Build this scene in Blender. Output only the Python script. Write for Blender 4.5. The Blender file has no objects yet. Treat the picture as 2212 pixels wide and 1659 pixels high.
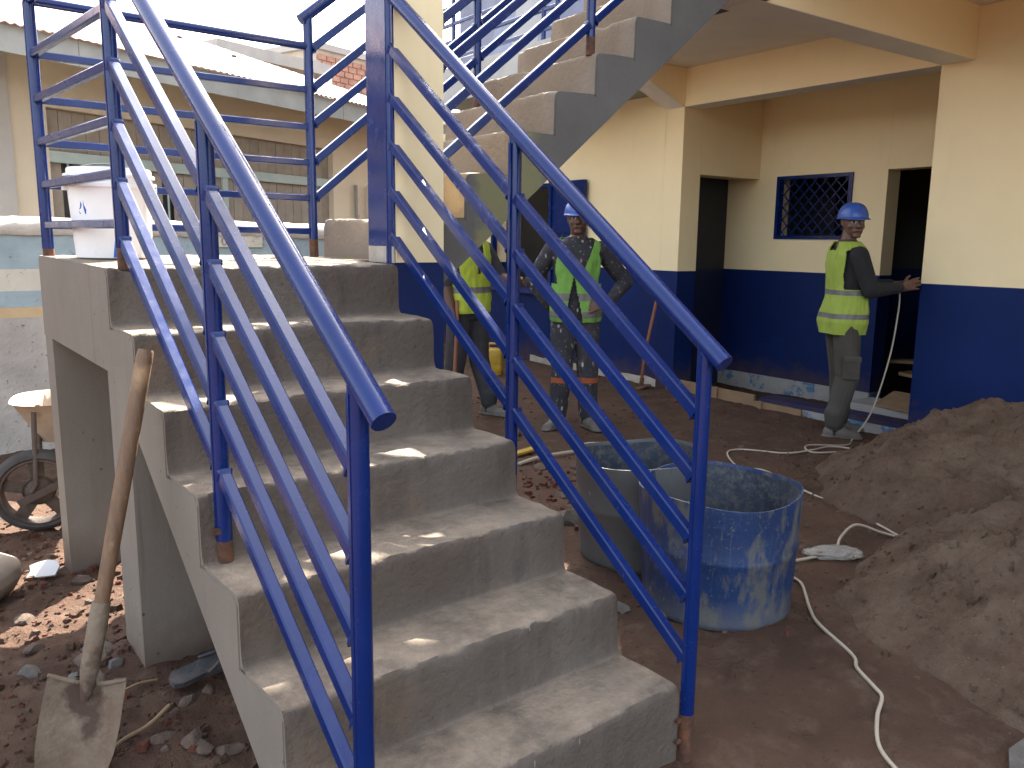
import bpy, bmesh, math, random
from math import sin, cos, pi, radians, sqrt, atan2
from mathutils import Vector, Matrix, noise
import numpy as np
random.seed(7)
S = bpy.context.scene
COL = S.collection
# ------------------------------------------------------------------ camera
cam = bpy.data.objects.new('camera', bpy.data.cameras.new('camera')); COL.objects.link(cam)
cam.data.sensor_width = 36.0; cam.data.lens = 1793.4 * 36.0 / 2212.0
cam.data.clip_start = .05; cam.data.clip_end = 1000
YAW, PIT, ROL = .62479, -.1715, .01239
_f = Vector((sin(YAW)*cos(PIT), cos(YAW)*cos(PIT), sin(PIT)))
_r = Vector((cos(YAW), -sin(YAW), 0)); _u = _r.cross(_f)
_R = _r*cos(ROL) + _u*sin(ROL); _U = _u*cos(ROL) - _r*sin(ROL)
mw = Matrix((_R, _U, -_f)).transposed().to_4x4(); mw.translation = (-.62858, -1.19216, 1.42998)
cam.matrix_world = mw; S.camera = cam
# ------------------------------------------------------------------ light
SUN_AZ, SUN_EL = radians(47), radians(43)          # azimuth from +Y towards +X
W = bpy.data.worlds.new('World'); S.world = W; W.use_nodes = True
nt = W.node_tree; nt.nodes.clear()
sk = nt.nodes.new('ShaderNodeTexSky'); sk.sky_type = 'NISHITA'; sk.sun_disc = False
sk.sun_elevation = SUN_EL; sk.sun_rotation = SUN_AZ; sk.air_density = 1.0; sk.dust_density = 4.0; sk.ozone_density = 1.0
bg = nt.nodes.new('ShaderNodeBackground'); bg.inputs[1].default_value = .13
out = nt.nodes.new('ShaderNodeOutputWorld')
hsv = nt.nodes.new('ShaderNodeHueSaturation'); hsv.inputs['Saturation'].default_value = .45
nt.links.new(sk.outputs[0], hsv.inputs['Color']); nt.links.new(hsv.outputs[0], bg.inputs[0]); nt.links.new(bg.outputs[0], out.inputs[0])
sl = bpy.data.lights.new('sun', 'SUN'); sl.energy = 5.0; sl.angle = radians(.55); sl.color = (1, .93, .82)
so = bpy.data.objects.new('sun', sl); COL.objects.link(so)
sd = Vector((sin(SUN_AZ)*cos(SUN_EL), cos(SUN_AZ)*cos(SUN_EL), sin(SUN_EL)))
so.rotation_euler = sd.to_track_quat('Z', 'Y').to_euler(); so.location = (3, 3, 12)
S.cycles.max_bounces = 6; S.cycles.diffuse_bounces = 4; S.cycles.glossy_bounces = 3; S.cycles.transmission_bounces = 4; S.cycles.caustics_reflective = False; S.cycles.caustics_refractive = False
S.view_settings.view_transform = 'Standard'; S.view_settings.look = 'None'
S.view_settings.exposure = 2.75; S.view_settings.gamma = 1.0; S.view_settings.use_curve_mapping = False

# ------------------------------------------------------------------ materials
MATS = {}
class NB:
    """tiny node helper"""
    def __init__(s, m): s.t = m.node_tree; s.n = s.t.nodes; s.l = s.t.links
    def new(s, t, **k):
        n = s.n.new(t)
        for a, b in k.items(): setattr(n, a, b)
        return n
    def link(s, a, b): s.l.new(a, b)
    def pos(s): return s.new('ShaderNodeNewGeometry').outputs['Position']
    def obj(s): return s.new('ShaderNodeTexCoord').outputs['Object']
    def mapv(s, v, scale):
        m = s.new('ShaderNodeMapping'); m.inputs['Scale'].default_value = scale; s.link(v, m.inputs['Vector']); return m.outputs[0]
    def noise(s, v, sc, det=6, rough=.6, dist=0):
        n = s.new('ShaderNodeTexNoise'); n.inputs['Scale'].default_value = sc; n.inputs['Detail'].default_value = min(det, 5)
        n.inputs['Roughness'].default_value = rough; n.inputs['Distortion'].default_value = dist; s.link(v, n.inputs['Vector']); return n.outputs['Fac']
    def vor(s, v, sc, feat='F1', rnd=1):
        n = s.new('ShaderNodeTexVoronoi'); n.feature = feat; n.inputs['Scale'].default_value = sc; n.inputs['Randomness'].default_value = rnd; s.link(v, n.inputs['Vector']); return n.outputs['Distance']
    def ramp(s, f, a, b, ca=(0,0,0,1), cb=(1,1,1,1)):
        if a > b: a, b, ca, cb = b, a, cb, ca
        n = s.new('ShaderNodeValToRGB'); e = n.color_ramp.elements; e[0].position = a; e[1].position = b
        e[0].color = ca if len(ca) == 4 else (*ca, 1); e[1].color = cb if len(cb) == 4 else (*cb, 1); s.link(f, n.inputs[0]); return n.outputs[0]
    def mix(s, f, a, b, mode='MIX'):
        n = s.new('ShaderNodeMix', data_type='RGBA', blend_type=mode)
        for i, x in ((0, f), (6, a), (7, b)):
            if hasattr(x, 'is_output'): s.link(x, n.inputs[i])
            elif i == 0: n.inputs[0].default_value = x
            else: n.inputs[i].default_value = (*x, 1) if len(x) == 3 else x
        return n.outputs[2]
    def math(s, op, a, b=None):
        n = s.new('ShaderNodeMath', operation=op)
        for i, x in ((0, a), (1, b)):
            if x is None: continue
            if hasattr(x, 'is_output'): s.link(x, n.inputs[i])
            else: n.inputs[i].default_value = x
        return n.outputs[0]
    def sep(s, v):
        n = s.new('ShaderNodeSeparateXYZ'); s.link(v, n.inputs[0]); return n.outputs
    def nz(s): return s.sep(s.new('ShaderNodeNewGeometry').outputs['Normal'])[2]
    def bump(s, h, strength, dist):
        n = s.new('ShaderNodeBump'); n.inputs['Strength'].default_value = strength; n.inputs['Distance'].default_value = dist; s.link(h, n.inputs['Height']); return n.outputs[0]
def mat(name, base, rough=.7, metal=0., var=.15, vs=3., bump=.0, bs=40., fn=None, spec=.5, coat=0., space='pos', vdark=None):
    if name in MATS: return MATS[name]
    m = bpy.data.materials.new(name); m.use_nodes = True; b = NB(m)
    P = m.node_tree.nodes['Principled BSDF']
    P.inputs['Roughness'].default_value = rough; P.inputs['Metallic'].default_value = metal
    P.inputs['Specular IOR Level'].default_value = spec; P.inputs['Coat Weight'].default_value = coat; P.inputs['Coat Roughness'].default_value = .22
    v = b.pos() if space == 'pos' else b.obj()
    dark = vdark or tuple(c*(1-var) for c in base); lite = tuple(min(1, c*(1+var)) for c in base)
    c = b.mix(b.ramp(b.noise(v, vs), .3, .7), dark, lite)
    if fn: c = fn(b, v, c, P) or c
    b.link(c, P.inputs['Base Color'])
    if bump: b.link(b.bump(b.noise(v, bs, 4, .65), bump, .01), P.inputs['Normal'])
    MATS[name] = m; return m

def f_conc(b, v, c, P):                                # cement render: blotches, pits, pale dust on what faces up
    c = b.mix(b.ramp(b.noise(v, 1.7, 5, .6), .35, .7), c, (0.090, 0.069, 0.055))
    c = b.mix(b.math('MULTIPLY', b.ramp(b.noise(b.mapv(v, (5, 5, 1.1)), 1.7, 5, .7), .54, .68), .45), c, (.055, .048, .044))
    c = b.mix(b.math('MULTIPLY', b.ramp(b.noise(v, 3.1, 5, .7), .56, .70), .6), c, (.165, .115, .078))
    c = b.mix(b.math('MULTIPLY', b.ramp(b.noise(v, 60, 4, .7), .62, .72), .6), c, (0.031, 0.027, 0.023))
    c = b.mix(b.math('MULTIPLY', b.ramp(b.noise(b.mapv(v, (9, 9, .8)), 2.2, 4, .6), .55, .75), .30), c, (0.164, 0.144, 0.125))
    dust = b.ramp(b.nz(), .55, .95)
    dn = b.math('MULTIPLY', dust, b.ramp(b.noise(v, 5, 8, .72), .30, .66))
    c = b.mix(b.math('MULTIPLY', dn, .9), c, (.31, .245, .18))
    c = b.mix(b.math('MULTIPLY', b.math('MULTIPLY', dust, b.ramp(b.vor(v, 26), .10, .04)), .5), c, (0.148, 0.101, 0.078))
    c = b.mix(b.math('MULTIPLY', dust, b.ramp(b.noise(v, 34, 5, .7), .66, .74)), c, (0.312, 0.265, 0.203))
    c = b.mix(b.math('MULTIPLY', b.ramp(b.vor(b.mapv(v, (3, 3, .5)), 5.5), .05, .02), .5), c, (0.328, 0.312, 0.289))
    return c
conc = mat('stair_concrete', (0.1220, 0.1030, 0.0850), .92, var=.2, vs=2.5, bump=.9, bs=38, fn=f_conc, spec=.25)
def f_side(b, v, c, P):
    c = b.mix(b.math('MULTIPLY', b.ramp(b.noise(b.mapv(v, (7, 7, .6)), 2.5, 5, .6), .5, .75), .35), c, (.15, .12, .092))
    c = b.mix(b.math('MULTIPLY', b.ramp(b.noise(b.mapv(v, (16, 16, .5)), 1.6, 4, .6), .60, .72), .5), c, (.10, .075, .055))
    c = b.mix(b.math('MULTIPLY', b.ramp(b.noise(b.mapv(v, (26, 26, .7)), 1.3, 3, .6), .68, .76), .5), c, (.34, .30, .25))
    c = b.mix(b.math('MULTIPLY', b.ramp(b.vor(v, 13), .09, .04), .8), c, (.05, .044, .04))
    c = b.mix(b.math('MULTIPLY', b.ramp(b.noise(v, 1.4, 4, .6), .45, .65), .5), c, (.165, .138, .112))
    z = b.sep(v)[2]
    return b.mix(b.math('MULTIPLY', b.ramp(b.math('ADD', z, b.math('MULTIPLY', b.noise(v, 7, 4), .25)), .32, .10), .7), c, (.10, .062, .042))
plast = mat('smooth_render', (0.2000, 0.1720, 0.1400), .9, var=.10, vs=2., bump=.22, bs=70, fn=f_side, spec=.25)
def f_over(b, v, c, P):                               # grey side of the upper flight with greenish paint overspray towards its foot
    x = b.sep(v)
    m = b.ramp(b.math('ADD', b.math('MULTIPLY', b.noise(v, 5, 6, .7), .55), b.math('MULTIPLY', b.math('ABSOLUTE', b.math('SUBTRACT', x[0], 1.50)), -1.5)), -.12, .10)
    c = b.mix(b.math('MULTIPLY', m, .75), c, (.20, .19, .085))
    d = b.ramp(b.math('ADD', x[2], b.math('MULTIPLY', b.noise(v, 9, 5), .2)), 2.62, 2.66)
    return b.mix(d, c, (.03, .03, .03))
upside = mat('overspray_render', (0.1120, 0.1060, 0.0980), .9, var=.14, vs=2.5, bump=.3, bs=50, fn=f_over, spec=.2)
def f_riser(b, v, c, P):
    c = b.mix(b.ramp(b.noise(v, 2.2, 6, .65), .35, .7), c, (.22, .175, .132))
    c = b.mix(b.math('MULTIPLY', b.ramp(b.noise(v, 55, 5, .7), .62, .7), .6), c, (.12, .09, .07))
    return c
riser = mat('upper_step_concrete', (0.2350, 0.1950, 0.1550), .92, var=.10, vs=3, bump=.6, bs=38, fn=f_riser, spec=.2)
def f_blue(b, v, c, P):
    sc = b.math('MULTIPLY', b.ramp(b.noise(v, 240, 2, .6), .74, .78), .5)
    c = b.mix(sc, c, (.03, .05, .18))
    b.link(b.bump(b.noise(v, 160, 2, .5), .07, .004), P.inputs['Normal'])
    c = b.mix(b.math('MULTIPLY', b.ramp(b.noise(v, 26, 5, .75), .66, .70), .55), c, (.10, .085, .075))
    b.link(b.ramp(b.noise(v, 14, 3, .6), .3, .7, (.15,)*3, (.30,)*3), P.inputs['Roughness'])
    return c
blue = mat('blue_gloss_paint', (0.0020, 0.0165, 0.1080), .28, var=.12, vs=5, fn=f_blue, spec=.42)
def f_rust(b, v, c, P): return b.mix(b.ramp(b.noise(v, 30, 6, .7), .42, .62), c, (.05, .028, .02))
rust = mat('rusty_steel', (0.1140, 0.0450, 0.0210), .85, var=.35, vs=20, bump=.5, bs=90, fn=f_rust)
def f_yel(b, v, c, P):
    c = b.mix(b.math('MULTIPLY', b.ramp(b.noise(v, .9, 4, .6), .4, .75), .35), c, (.83, .69, .41))
    return b.mix(b.math('MULTIPLY', b.ramp(b.noise(b.mapv(v, (3, 3, .35)), 4, 5, .6), .58, .75), .07), c, (.45, .36, .2))
yellow = mat('yellow_wall_paint', (0.8500, 0.7100, 0.4350), .75, var=.05, vs=1.2, bump=.10, bs=120, fn=f_yel, spec=.3)
def f_dado(b, v, c, P): return b.mix(b.math('MULTIPLY', b.ramp(b.noise(v, 3, 5, .65), .45, .75), .5), c, (.003, .020, .112))
_fd = f_dado
def f_dado(b, v, c, P):
    c = _fd(b, v, c, P); z = b.sep(v)[2]
    m = b.ramp(b.math('ADD', z, b.math('MULTIPLY', b.noise(v, 6, 5, .75), .55)), .52, .22)
    return b.mix(b.math('MULTIPLY', m, .75), c, (.085, .055, .042))
dado = mat('blue_wall_paint', (0.0022, 0.0140, 0.0860), .55, var=.12, vs=1.2, bump=.08, bs=120, fn=f_dado, spec=.22)
ceil = mat('grey_ceiling', (0.7800, 0.7550, 0.7100), .9, var=.05, vs=2, bump=.06, bs=60, spec=.2)
dark = mat('dark_room_render', (0.0550, 0.0500, 0.0460), .95, var=.2, vs=2)  # room walls: indoor darkness put into the colour
def f_patch(b, v, c, P):                              # scraped skirting: white filler with pale blue patches
    m = b.ramp(b.noise(v, 3.2, 6, .7), .50, .54)
    c = b.mix(m, c, (.07, .17, .30))
    return b.mix(b.ramp(b.noise(v, 22, 6, .7), .60, .66), c, (.25, .25, .27))
patch = mat('scraped_skirting', (0.3150, 0.3075, 0.2925), .9, var=.1, vs=6, bump=.4, bs=50, fn=f_patch)
def f_ground(b, v, c, P):
    c = b.mix(b.ramp(b.noise(v, 1.3, 6, .65), .38, .66), c, (.100, .058, .039))
    c = b.mix(b.math('MULTIPLY', b.ramp(b.noise(v, 7, 8, .72), .52, .70), .7), c, (.135, .095, .068))
    c = b.mix(b.math('MULTIPLY', b.ramp(b.noise(v, 38, 5, .7), .60, .70), .6), c, (0.023, 0.015, 0.011))
    c = b.mix(b.ramp(b.vor(v, 42), .07, .03), c, (0.125, 0.099, 0.078))
    b.link(b.bump(b.math('ADD', b.noise(v, 30, 10, .72), b.math('MULTIPLY', b.noise(v, 140, 4, .7), .4)), .9, .02), P.inputs['Normal'])
    return c
ground_m = mat('red_earth', (0.0740, 0.0440, 0.0310), .95, var=.25, vs=4, fn=f_ground, spec=.15)
def f_sand(b, v, c, P):
    c = b.mix(b.ramp(b.noise(v, 4.5, 8, .7), .40, .68), c, (.19, .135, .098))
    c = b.mix(b.math('MULTIPLY', b.ramp(b.noise(v, 75, 5, .75), .58, .68), .8), c, (0.048, 0.034, 0.027))
    c = b.mix(b.ramp(b.noise(v, 110, 3, .7), .66, .72), c, (0.313, 0.258, 0.204))
    b.link(b.bump(b.math('ADD', b.noise(v, 22, 10, .75), b.math('MULTIPLY', b.noise(v, 170, 4, .8), .6)), .95, .022), P.inputs['Normal'])
    return c
sand = mat('building_sand', (0.1250, 0.0800, 0.0560), .96, var=.2, vs=5, fn=f_sand, spec=.15)
stone_m = mat('rubble_stone', (0.1023, 0.0744, 0.0570), .95, var=.35, vs=14, bump=.7, bs=60, spec=.2)
stone_g = mat('cement_rubble', (0.1140, 0.1020, 0.0900), .95, var=.3, vs=14, bump=.7, bs=60, spec=.2)
red_m = mat('broken_brick', (0.0900, 0.0330, 0.0228), .95, var=.3, vs=14, bump=.6, bs=60, spec=.2)
def f_wood(b, v, c, P):
    c = b.mix(b.ramp(b.noise(b.mapv(v, (60, 60, 3)), 1.2, 6, .6), .35, .7), c, (.115, .06, .03))
    return b.mix(b.ramp(b.noise(v, 9, 5), .55, .75), c, (.38, .24, .12))
wood = mat('worn_wood', (0.1750, 0.1015, 0.0525), .6, var=.2, vs=9, bump=.25, bs=60, fn=f_wood)
redwood = mat('reddish_wood', (.20, .075, .04), .7, var=.2, vs=9, bump=.2, bs=60)
plank = mat('formwork_plank', (0.2160, 0.1410, 0.0780), .8, var=.18, vs=6, bump=.25, bs=50, fn=lambda b, v, c, P: b.mix(b.ramp(b.noise(b.mapv(v, (4, 4, 60)), 1, 5), .4, .7), c, (.24, .15, .085)))
def f_shov(b, v, c, P):
    c = b.mix(b.ramp(b.noise(v, 6, 8, .7), .42, .60), c, (.135, .088, .058))
    c = b.mix(b.ramp(b.noise(v, 5, 6, .6), .58, .66), c, (.07, .04, .027))
    return c
shov = mat('cement_caked_steel', (0.1900, 0.1450, 0.1000), .8, var=.15, vs=9, bump=.5, bs=60, fn=f_shov)
def f_bar(k):
    def f(b, v, c, P):
        g = b.noise(b.mapv(v, (5, 5, 2.2)), 1.6, 8, .68)
        c = b.mix(b.math('MULTIPLY', b.ramp(b.noise(b.mapv(v, (70, 70, 1.5)), 1, 3, .6), .60, .72), .45), c, (.10, .11, .12))
        c = b.mix(b.ramp(g, k-.05, k+.06), c, (.085, .088, .088))
        z = b.sep(v)[2]
        c = b.mix(b.math('MULTIPLY', b.ramp(z, .13, .03), .5), c, (.12, .12, .115))
        c = b.mix(b.ramp(b.noise(v, 55, 5, .7), .60, .67), c, (.09, .095, .10))
        c = b.mix(b.ramp(b.vor(b.mapv(v, (9, 9, 1.5)), 2.2), .05, .028), c, (.28, .29, .30))
        return c
    return f
barA = mat('blue_barrel_plastic', (0.0055, 0.0260, 0.0950), .55, var=.3, vs=4, bump=.25, bs=30, fn=f_bar(.555))
barB = mat('cement_smeared_barrel', (0.0210, 0.0420, 0.0960), .6, var=.25, vs=4, bump=.2, bs=30, fn=f_bar(.36))
barI = mat('barrel_inside', (0.0280, 0.0385, 0.0595), .7, var=.35, vs=12, bump=.25, bs=60, fn=lambda b, v, c, P: b.mix(b.ramp(b.noise(v, 30, 6, .75), .45, .62), c, (.085, .088, .088)))
cable_m = mat('cream_cable', (0.3720, 0.3180, 0.2460), .5, var=.1, vs=10)
white = mat('white_plastic', (.82, .81, .78), .35, var=.03, vs=3, fn=lambda b, v, c, P: b.mix(b.math('MULTIPLY', b.ramp(b.noise(b.mapv(v, (5, 5, 1)), 5, 6, .7), .62, .72), .6), c, (.35, .31, .26)))
bluep = mat('wet_blue_paint', (.01, .10, .42), .4, var=.2, vs=20)
ceram = mat('white_ceramic', (0.5040, 0.5110, 0.5180), .25, var=.03)
rubber = mat('dark_rubber', (.035, .035, .038), .8, var=.3, vs=14, bump=.3, bs=70, fn=lambda b, v, c, P: b.mix(b.ramp(b.noise(v, 9, 6, .7), .5, .75), c, (.13, .11, .10)))
tyre_m = mat('dusty_tyre', (0.0450, 0.0408, 0.0390), .9, var=.3, vs=9, bump=.3, bs=70)
paper = mat('cement_paper', (0.2400, 0.1950, 0.1530), .85, var=.12, vs=6, bump=.4, bs=18, fn=lambda b, v, c, P: b.mix(b.ramp(b.vor(b.mapv(v, (1, 1, 6)), 12), .11, .07), c, (.30, .28, .27)))
def f_bag(b, v, c, P):
    P.inputs['Transmission Weight'].default_value = .55; P.inputs['Alpha'].default_value = .8; return c
bagm = mat('clear_plastic_bag', (0.5600, 0.5180, 0.4620), .18, var=.05, vs=9, fn=f_bag, bump=.4, bs=60)
jerry = mat('yellow_jerrycan', (0.3300, 0.2040, 0.0120), .5, var=.25, vs=8, bump=.1, bs=30)
cream = mat('cream_house_wall', (.55, .47, .36), .9, var=.08, vs=1.5, bump=.2, bs=40, fn=lambda b, v, c, P: b.mix(b.ramp(b.noise(v, 3, 8, .7), .64, .72), c, (.33, .28, .23)))
greywall = mat('grey_pilaster', (.36, .34, .32), .9, var=.1, vs=2, bump=.2, bs=40)
fasc = mat('zinc_fascia', (.32, .33, .315), .6, var=.15, vs=3, bump=.08, bs=20)
roofm = mat('red_roof_sheet', (.46, .33, .29), .55, var=.2, vs=3, bump=.06, bs=30, fn=lambda b, v, c, P: b.mix(b.ramp(b.noise(v, 2, 6, .7), .45, .7), c, (.58, .53, .49)))
soff = mat('eave_boards', (.22, .205, .185), .85, var=.12, vs=3)
brownpl = mat('brown_plank', (0.2600, 0.2200, 0.1800), .85, var=.15, vs=6, bump=.15, bs=40)
teal = mat('pale_teal_paint', (.34, .41, .39), .7, var=.1, vs=4)
bandw = mat('wall_rough_plaster', (.40, .37, .33), .95, var=.2, vs=3, bump=.8, bs=24, fn=lambda b, v, c, P: b.mix(b.ramp(b.noise(v, 24, 7, .75), .58, .66), c, (.14, .125, .11)))
bandb = mat('wall_blue_band', (.30, .38, .40), .9, var=.15, vs=4, bump=.4, bs=30, fn=lambda b, v, c, P: b.mix(b.ramp(b.noise(v, 15, 7, .75), .60, .66), c, (.2, .2, .19)))
bandc = mat('wall_cream_band', (.55, .52, .43), .9, var=.12, vs=4, bump=.4, bs=30, fn=lambda b, v, c, P: b.mix(b.ramp(b.noise(v, 18, 7, .75), .60, .66), c, (.25, .23, .2)))
bando = mat('wall_ochre_band', (.50, .37, .21), .9, var=.15, vs=4, bump=.4, bs=30)
capm = mat('crumbling_cap', (0.4000, 0.3600, 0.3040), .95, var=.2, vs=6, bump=.8, bs=30)
brickm = mat('far_brick', (.36, .19, .135), .9, var=.25, vs=5, bump=.2, bs=20)
mortar = mat('far_mortar', (.46, .40, .34), .95, var=.1, vs=3)
fconc = mat('far_concrete', (.36, .35, .33), .9, var=.12, vs=2)
pane_m = mat('dark_window', (.05, .05, .055), .3, var=.2)
panelg = mat('blue_grey_panel', (.13, .15, .22), .5, var=.2, vs=2.5, bump=.05, bs=20)

# ------------------------------------------------------------------ mesh helpers
def V(*a): return Vector(a)
class MB:
    def __init__(s): s.v = []; s.f = []
    def add(s, vs, fs):
        n = len(s.v); s.v += [tuple(x) for x in vs]; s.f += [tuple(i+n for i in f) for f in fs]; return s
    def box(s, x0, x1, y0, y1, z0, z1):
        return s.add([(x0,y0,z0),(x1,y0,z0),(x1,y1,z0),(x0,y1,z0),(x0,y0,z1),(x1,y0,z1),(x1,y1,z1),(x0,y1,z1)],
                     [(0,3,2,1),(4,5,6,7),(0,1,5,4),(1,2,6,5),(2,3,7,6),(3,0,4,7)])
    def cbox(s, c, ax, ay, az):                      # oriented box: centre + three half axes
        c = Vector(c); P = []
        for k in (-1, 1):
            for i, j in ((-1,-1),(1,-1),(1,1),(-1,1)): P.append(c + ax*i + ay*j + az*k)
        return s.add(P, [(0,3,2,1),(4,5,6,7),(0,1,5,4),(1,2,6,5),(2,3,7,6),(3,0,4,7)])
    def loft(s, rings, closed=True, cap=True):
        m = len(rings[0]); n0 = len(s.v); vs = [p for r in rings for p in r]; fs = []
        for i in range(len(rings)-1):
            for j in range(m if closed else m-1):
                k = (j+1) % m; fs.append((i*m+j, i*m+k, (i+1)*m+k, (i+1)*m+j))
        if cap and closed: fs.append(tuple(range(m-1, -1, -1))); fs.append(tuple((len(rings)-1)*m+j for j in range(m)))
        return s.add(vs, fs)
    def tube(s, pts, r, seg=10, cap=True):
        pts = [Vector(p) for p in pts]; rs = r if isinstance(r, (list, tuple)) else [r]*len(pts); R = []; up = None
        for i, p in enumerate(pts):
            t = (pts[min(i+1, len(pts)-1)] - pts[max(i-1, 0)]).normalized()
            if up is None: up = V(0,0,1) if abs(t.z) < .9 else V(0,1,0)
            a = t.cross(up).normalized(); b = a.cross(t).normalized(); up = b
            R.append([p + (a*cos(2*pi*k/seg) + b*sin(2*pi*k/seg))*rs[i] for k in range(seg)])
        return s.loft([list(reversed(q)) for q in R], cap=cap)
    def bar(s, p0, p1, w, h, up=None, ch=.004, weld=False):       # chamfered rectangular tube, w sideways, h along 'up'
        p0 = Vector(p0); p1 = Vector(p1); t = (p1-p0).normalized(); up = Vector(up) if up else (V(0,0,1) if abs(t.z) < .95 else V(0,1,0))
        a = t.cross(up).normalized(); b = a.cross(t).normalized(); w /= 2; h /= 2
        prof = [(w,-h+ch),(w,h-ch),(w-ch,h),(-w+ch,h),(-w,h-ch),(-w,-h+ch),(-w+ch,-h),(w-ch,-h)]
        L_ = (p1-p0).length
        st = [(0, 1.0), (1, 1.0)] if not weld else [(0, 1.34), (.007/L_, 1.22), (.014/L_, 1.0), (1-.014/L_, 1.0), (1-.007/L_, 1.22), (1, 1.34)]
        return s.loft([[p0.lerp(p1, k) + (a*x + b*y)*f for x, y in prof][::-1] for k, f in st])
    def lathe(s, prof, c=(0,0,0), seg=40, cap=False):
        c = Vector(c); return s.loft([[c + V(r*cos(2*pi*k/seg), r*sin(2*pi*k/seg), z) for k in range(seg)] for r, z in prof], cap=cap)
    def extr(s, poly, d):                            # polygon (3d points) extruded by d
        d = Vector(d); n = len(poly); P = [Vector(p) for p in poly]
        return s.add(P + [p+d for p in P], [tuple(range(n-1,-1,-1)), tuple(range(n, 2*n))] + [(i,(i+1)%n,(i+1)%n+n,i+n) for i in range(n)])
    def mesh(s, name):
        me = bpy.data.meshes.new(name); me.from_pydata(s.v, [], s.f); me.update()
        b = bmesh.new(); b.from_mesh(me); bmesh.ops.recalc_face_normals(b, faces=b.faces); b.to_mesh(me); b.free(); return me
    def build(s, name, m, parent=None, smooth=False, ang=None):
        return obj(name, s.mesh(name), m, parent, smooth, ang)
def obj(name, me, m, parent=None, smooth=False, ang=None):
    o = bpy.data.objects.new(name, me); COL.objects.link(o)
    if m is not None and not me.materials:
        for x in (m if isinstance(m, (list, tuple)) else [m]): me.materials.append(x)
    if smooth or ang:
        me.polygons.foreach_set('use_smooth', [True]*len(me.polygons))
        if ang: me.set_sharp_from_angle(angle=radians(ang))
    if parent: adopt(o, parent)
    return o
def adopt(o, parent):
    o.parent = parent; o.matrix_parent_inverse = Matrix.Translation(world_loc(parent)).inverted()
def world_loc(o):
    return o.location.copy() if o.type == 'EMPTY' else Vector((0, 0, 0))
def thing(name, label, cat, loc, group=None):
    o = bpy.data.objects.new(name, None); COL.objects.link(o); o.location = loc; o.empty_display_size = .1
    return tag(o, label, cat, group)
def tag(o, label, cat, group=None):
    o['label'] = label; o['category'] = cat
    if group: o['group'] = group
    return o
def struct(o, kind='structure'): o['kind'] = kind; return o
def nz(p, sc, o=0): return noise.noise(Vector((p[0]*sc+o, p[1]*sc-o*.7, p[2]*sc+o*1.3)))
def fbm(p, sc, o=0): return nz(p, sc, o)*.55 + nz(p, sc*2.1, o+5)*.28 + nz(p, sc*4.3, o+9)*.17

# stair frame: s across the flight, t up the flight
UU = V(-.070765, .997493, 0); VV = V(.999096, .042510, 0)
RUN, RISE, WID = .24524, .19, 1.06
def M(s, t, z): return UU*t + VV*s + V(0, 0, z)

# ------------------------------------------------------------------ ground
def gz(x, y):
    z = .028*fbm((x, y, 0), 1.1) + .018*fbm((x, y, 3), 3.5)
    rough = max(0., min(1., (4.6-x)/3+.3))
    z += .012*rough*fbm((x, y, 7), 9.) + .008*nz((x, y, 2), 22.)
    if x < .9: z += .035*max(0, fbm((x, y, 11), 4.)) + .014*nz((x, y, 5), 15) + .012*abs(nz((x, y, 8), 11)) + .007*nz((x, y, 6), 33)
    d = max(0, 1-abs(x-1.1)/.7)*max(0, 1-abs(y-.1)/.9); z -= .05*d
    if x > 5.35: z -= .12*min(1, (x-5.35)/.15)
    return z
xs = [-250,-120,-60,-30,-15,-9,-6,-4,-3,-2.2] + list(np.arange(-1.6, 6.01, .027)) + [6.3,6.7,7.5,9,12,20,40,80,160,250]
ys = [-250,-120,-60,-30,-15,-8,-5,-3,-2] + list(np.arange(-1.2, 5.8, .027)) + [6,6.3,6.6,7,7.5,8,9,10,12,16,25,45,90,160,250]
gv = [(x, y, gz(x, y) if (-3 < x < 9 and -3 < y < 10) else -.05) for y in ys for x in xs]; nx = len(xs)
gf = [(j*nx+i, j*nx+i+1, (j+1)*nx+i+1, (j+1)*nx+i) for j in range(len(ys)-1) for i in range(nx-1)]
gm = bpy.data.meshes.new('ground'); gm.from_pydata(gv, [], gf); gm.update()
struct(obj('ground', gm, ground_m, smooth=True))
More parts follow.
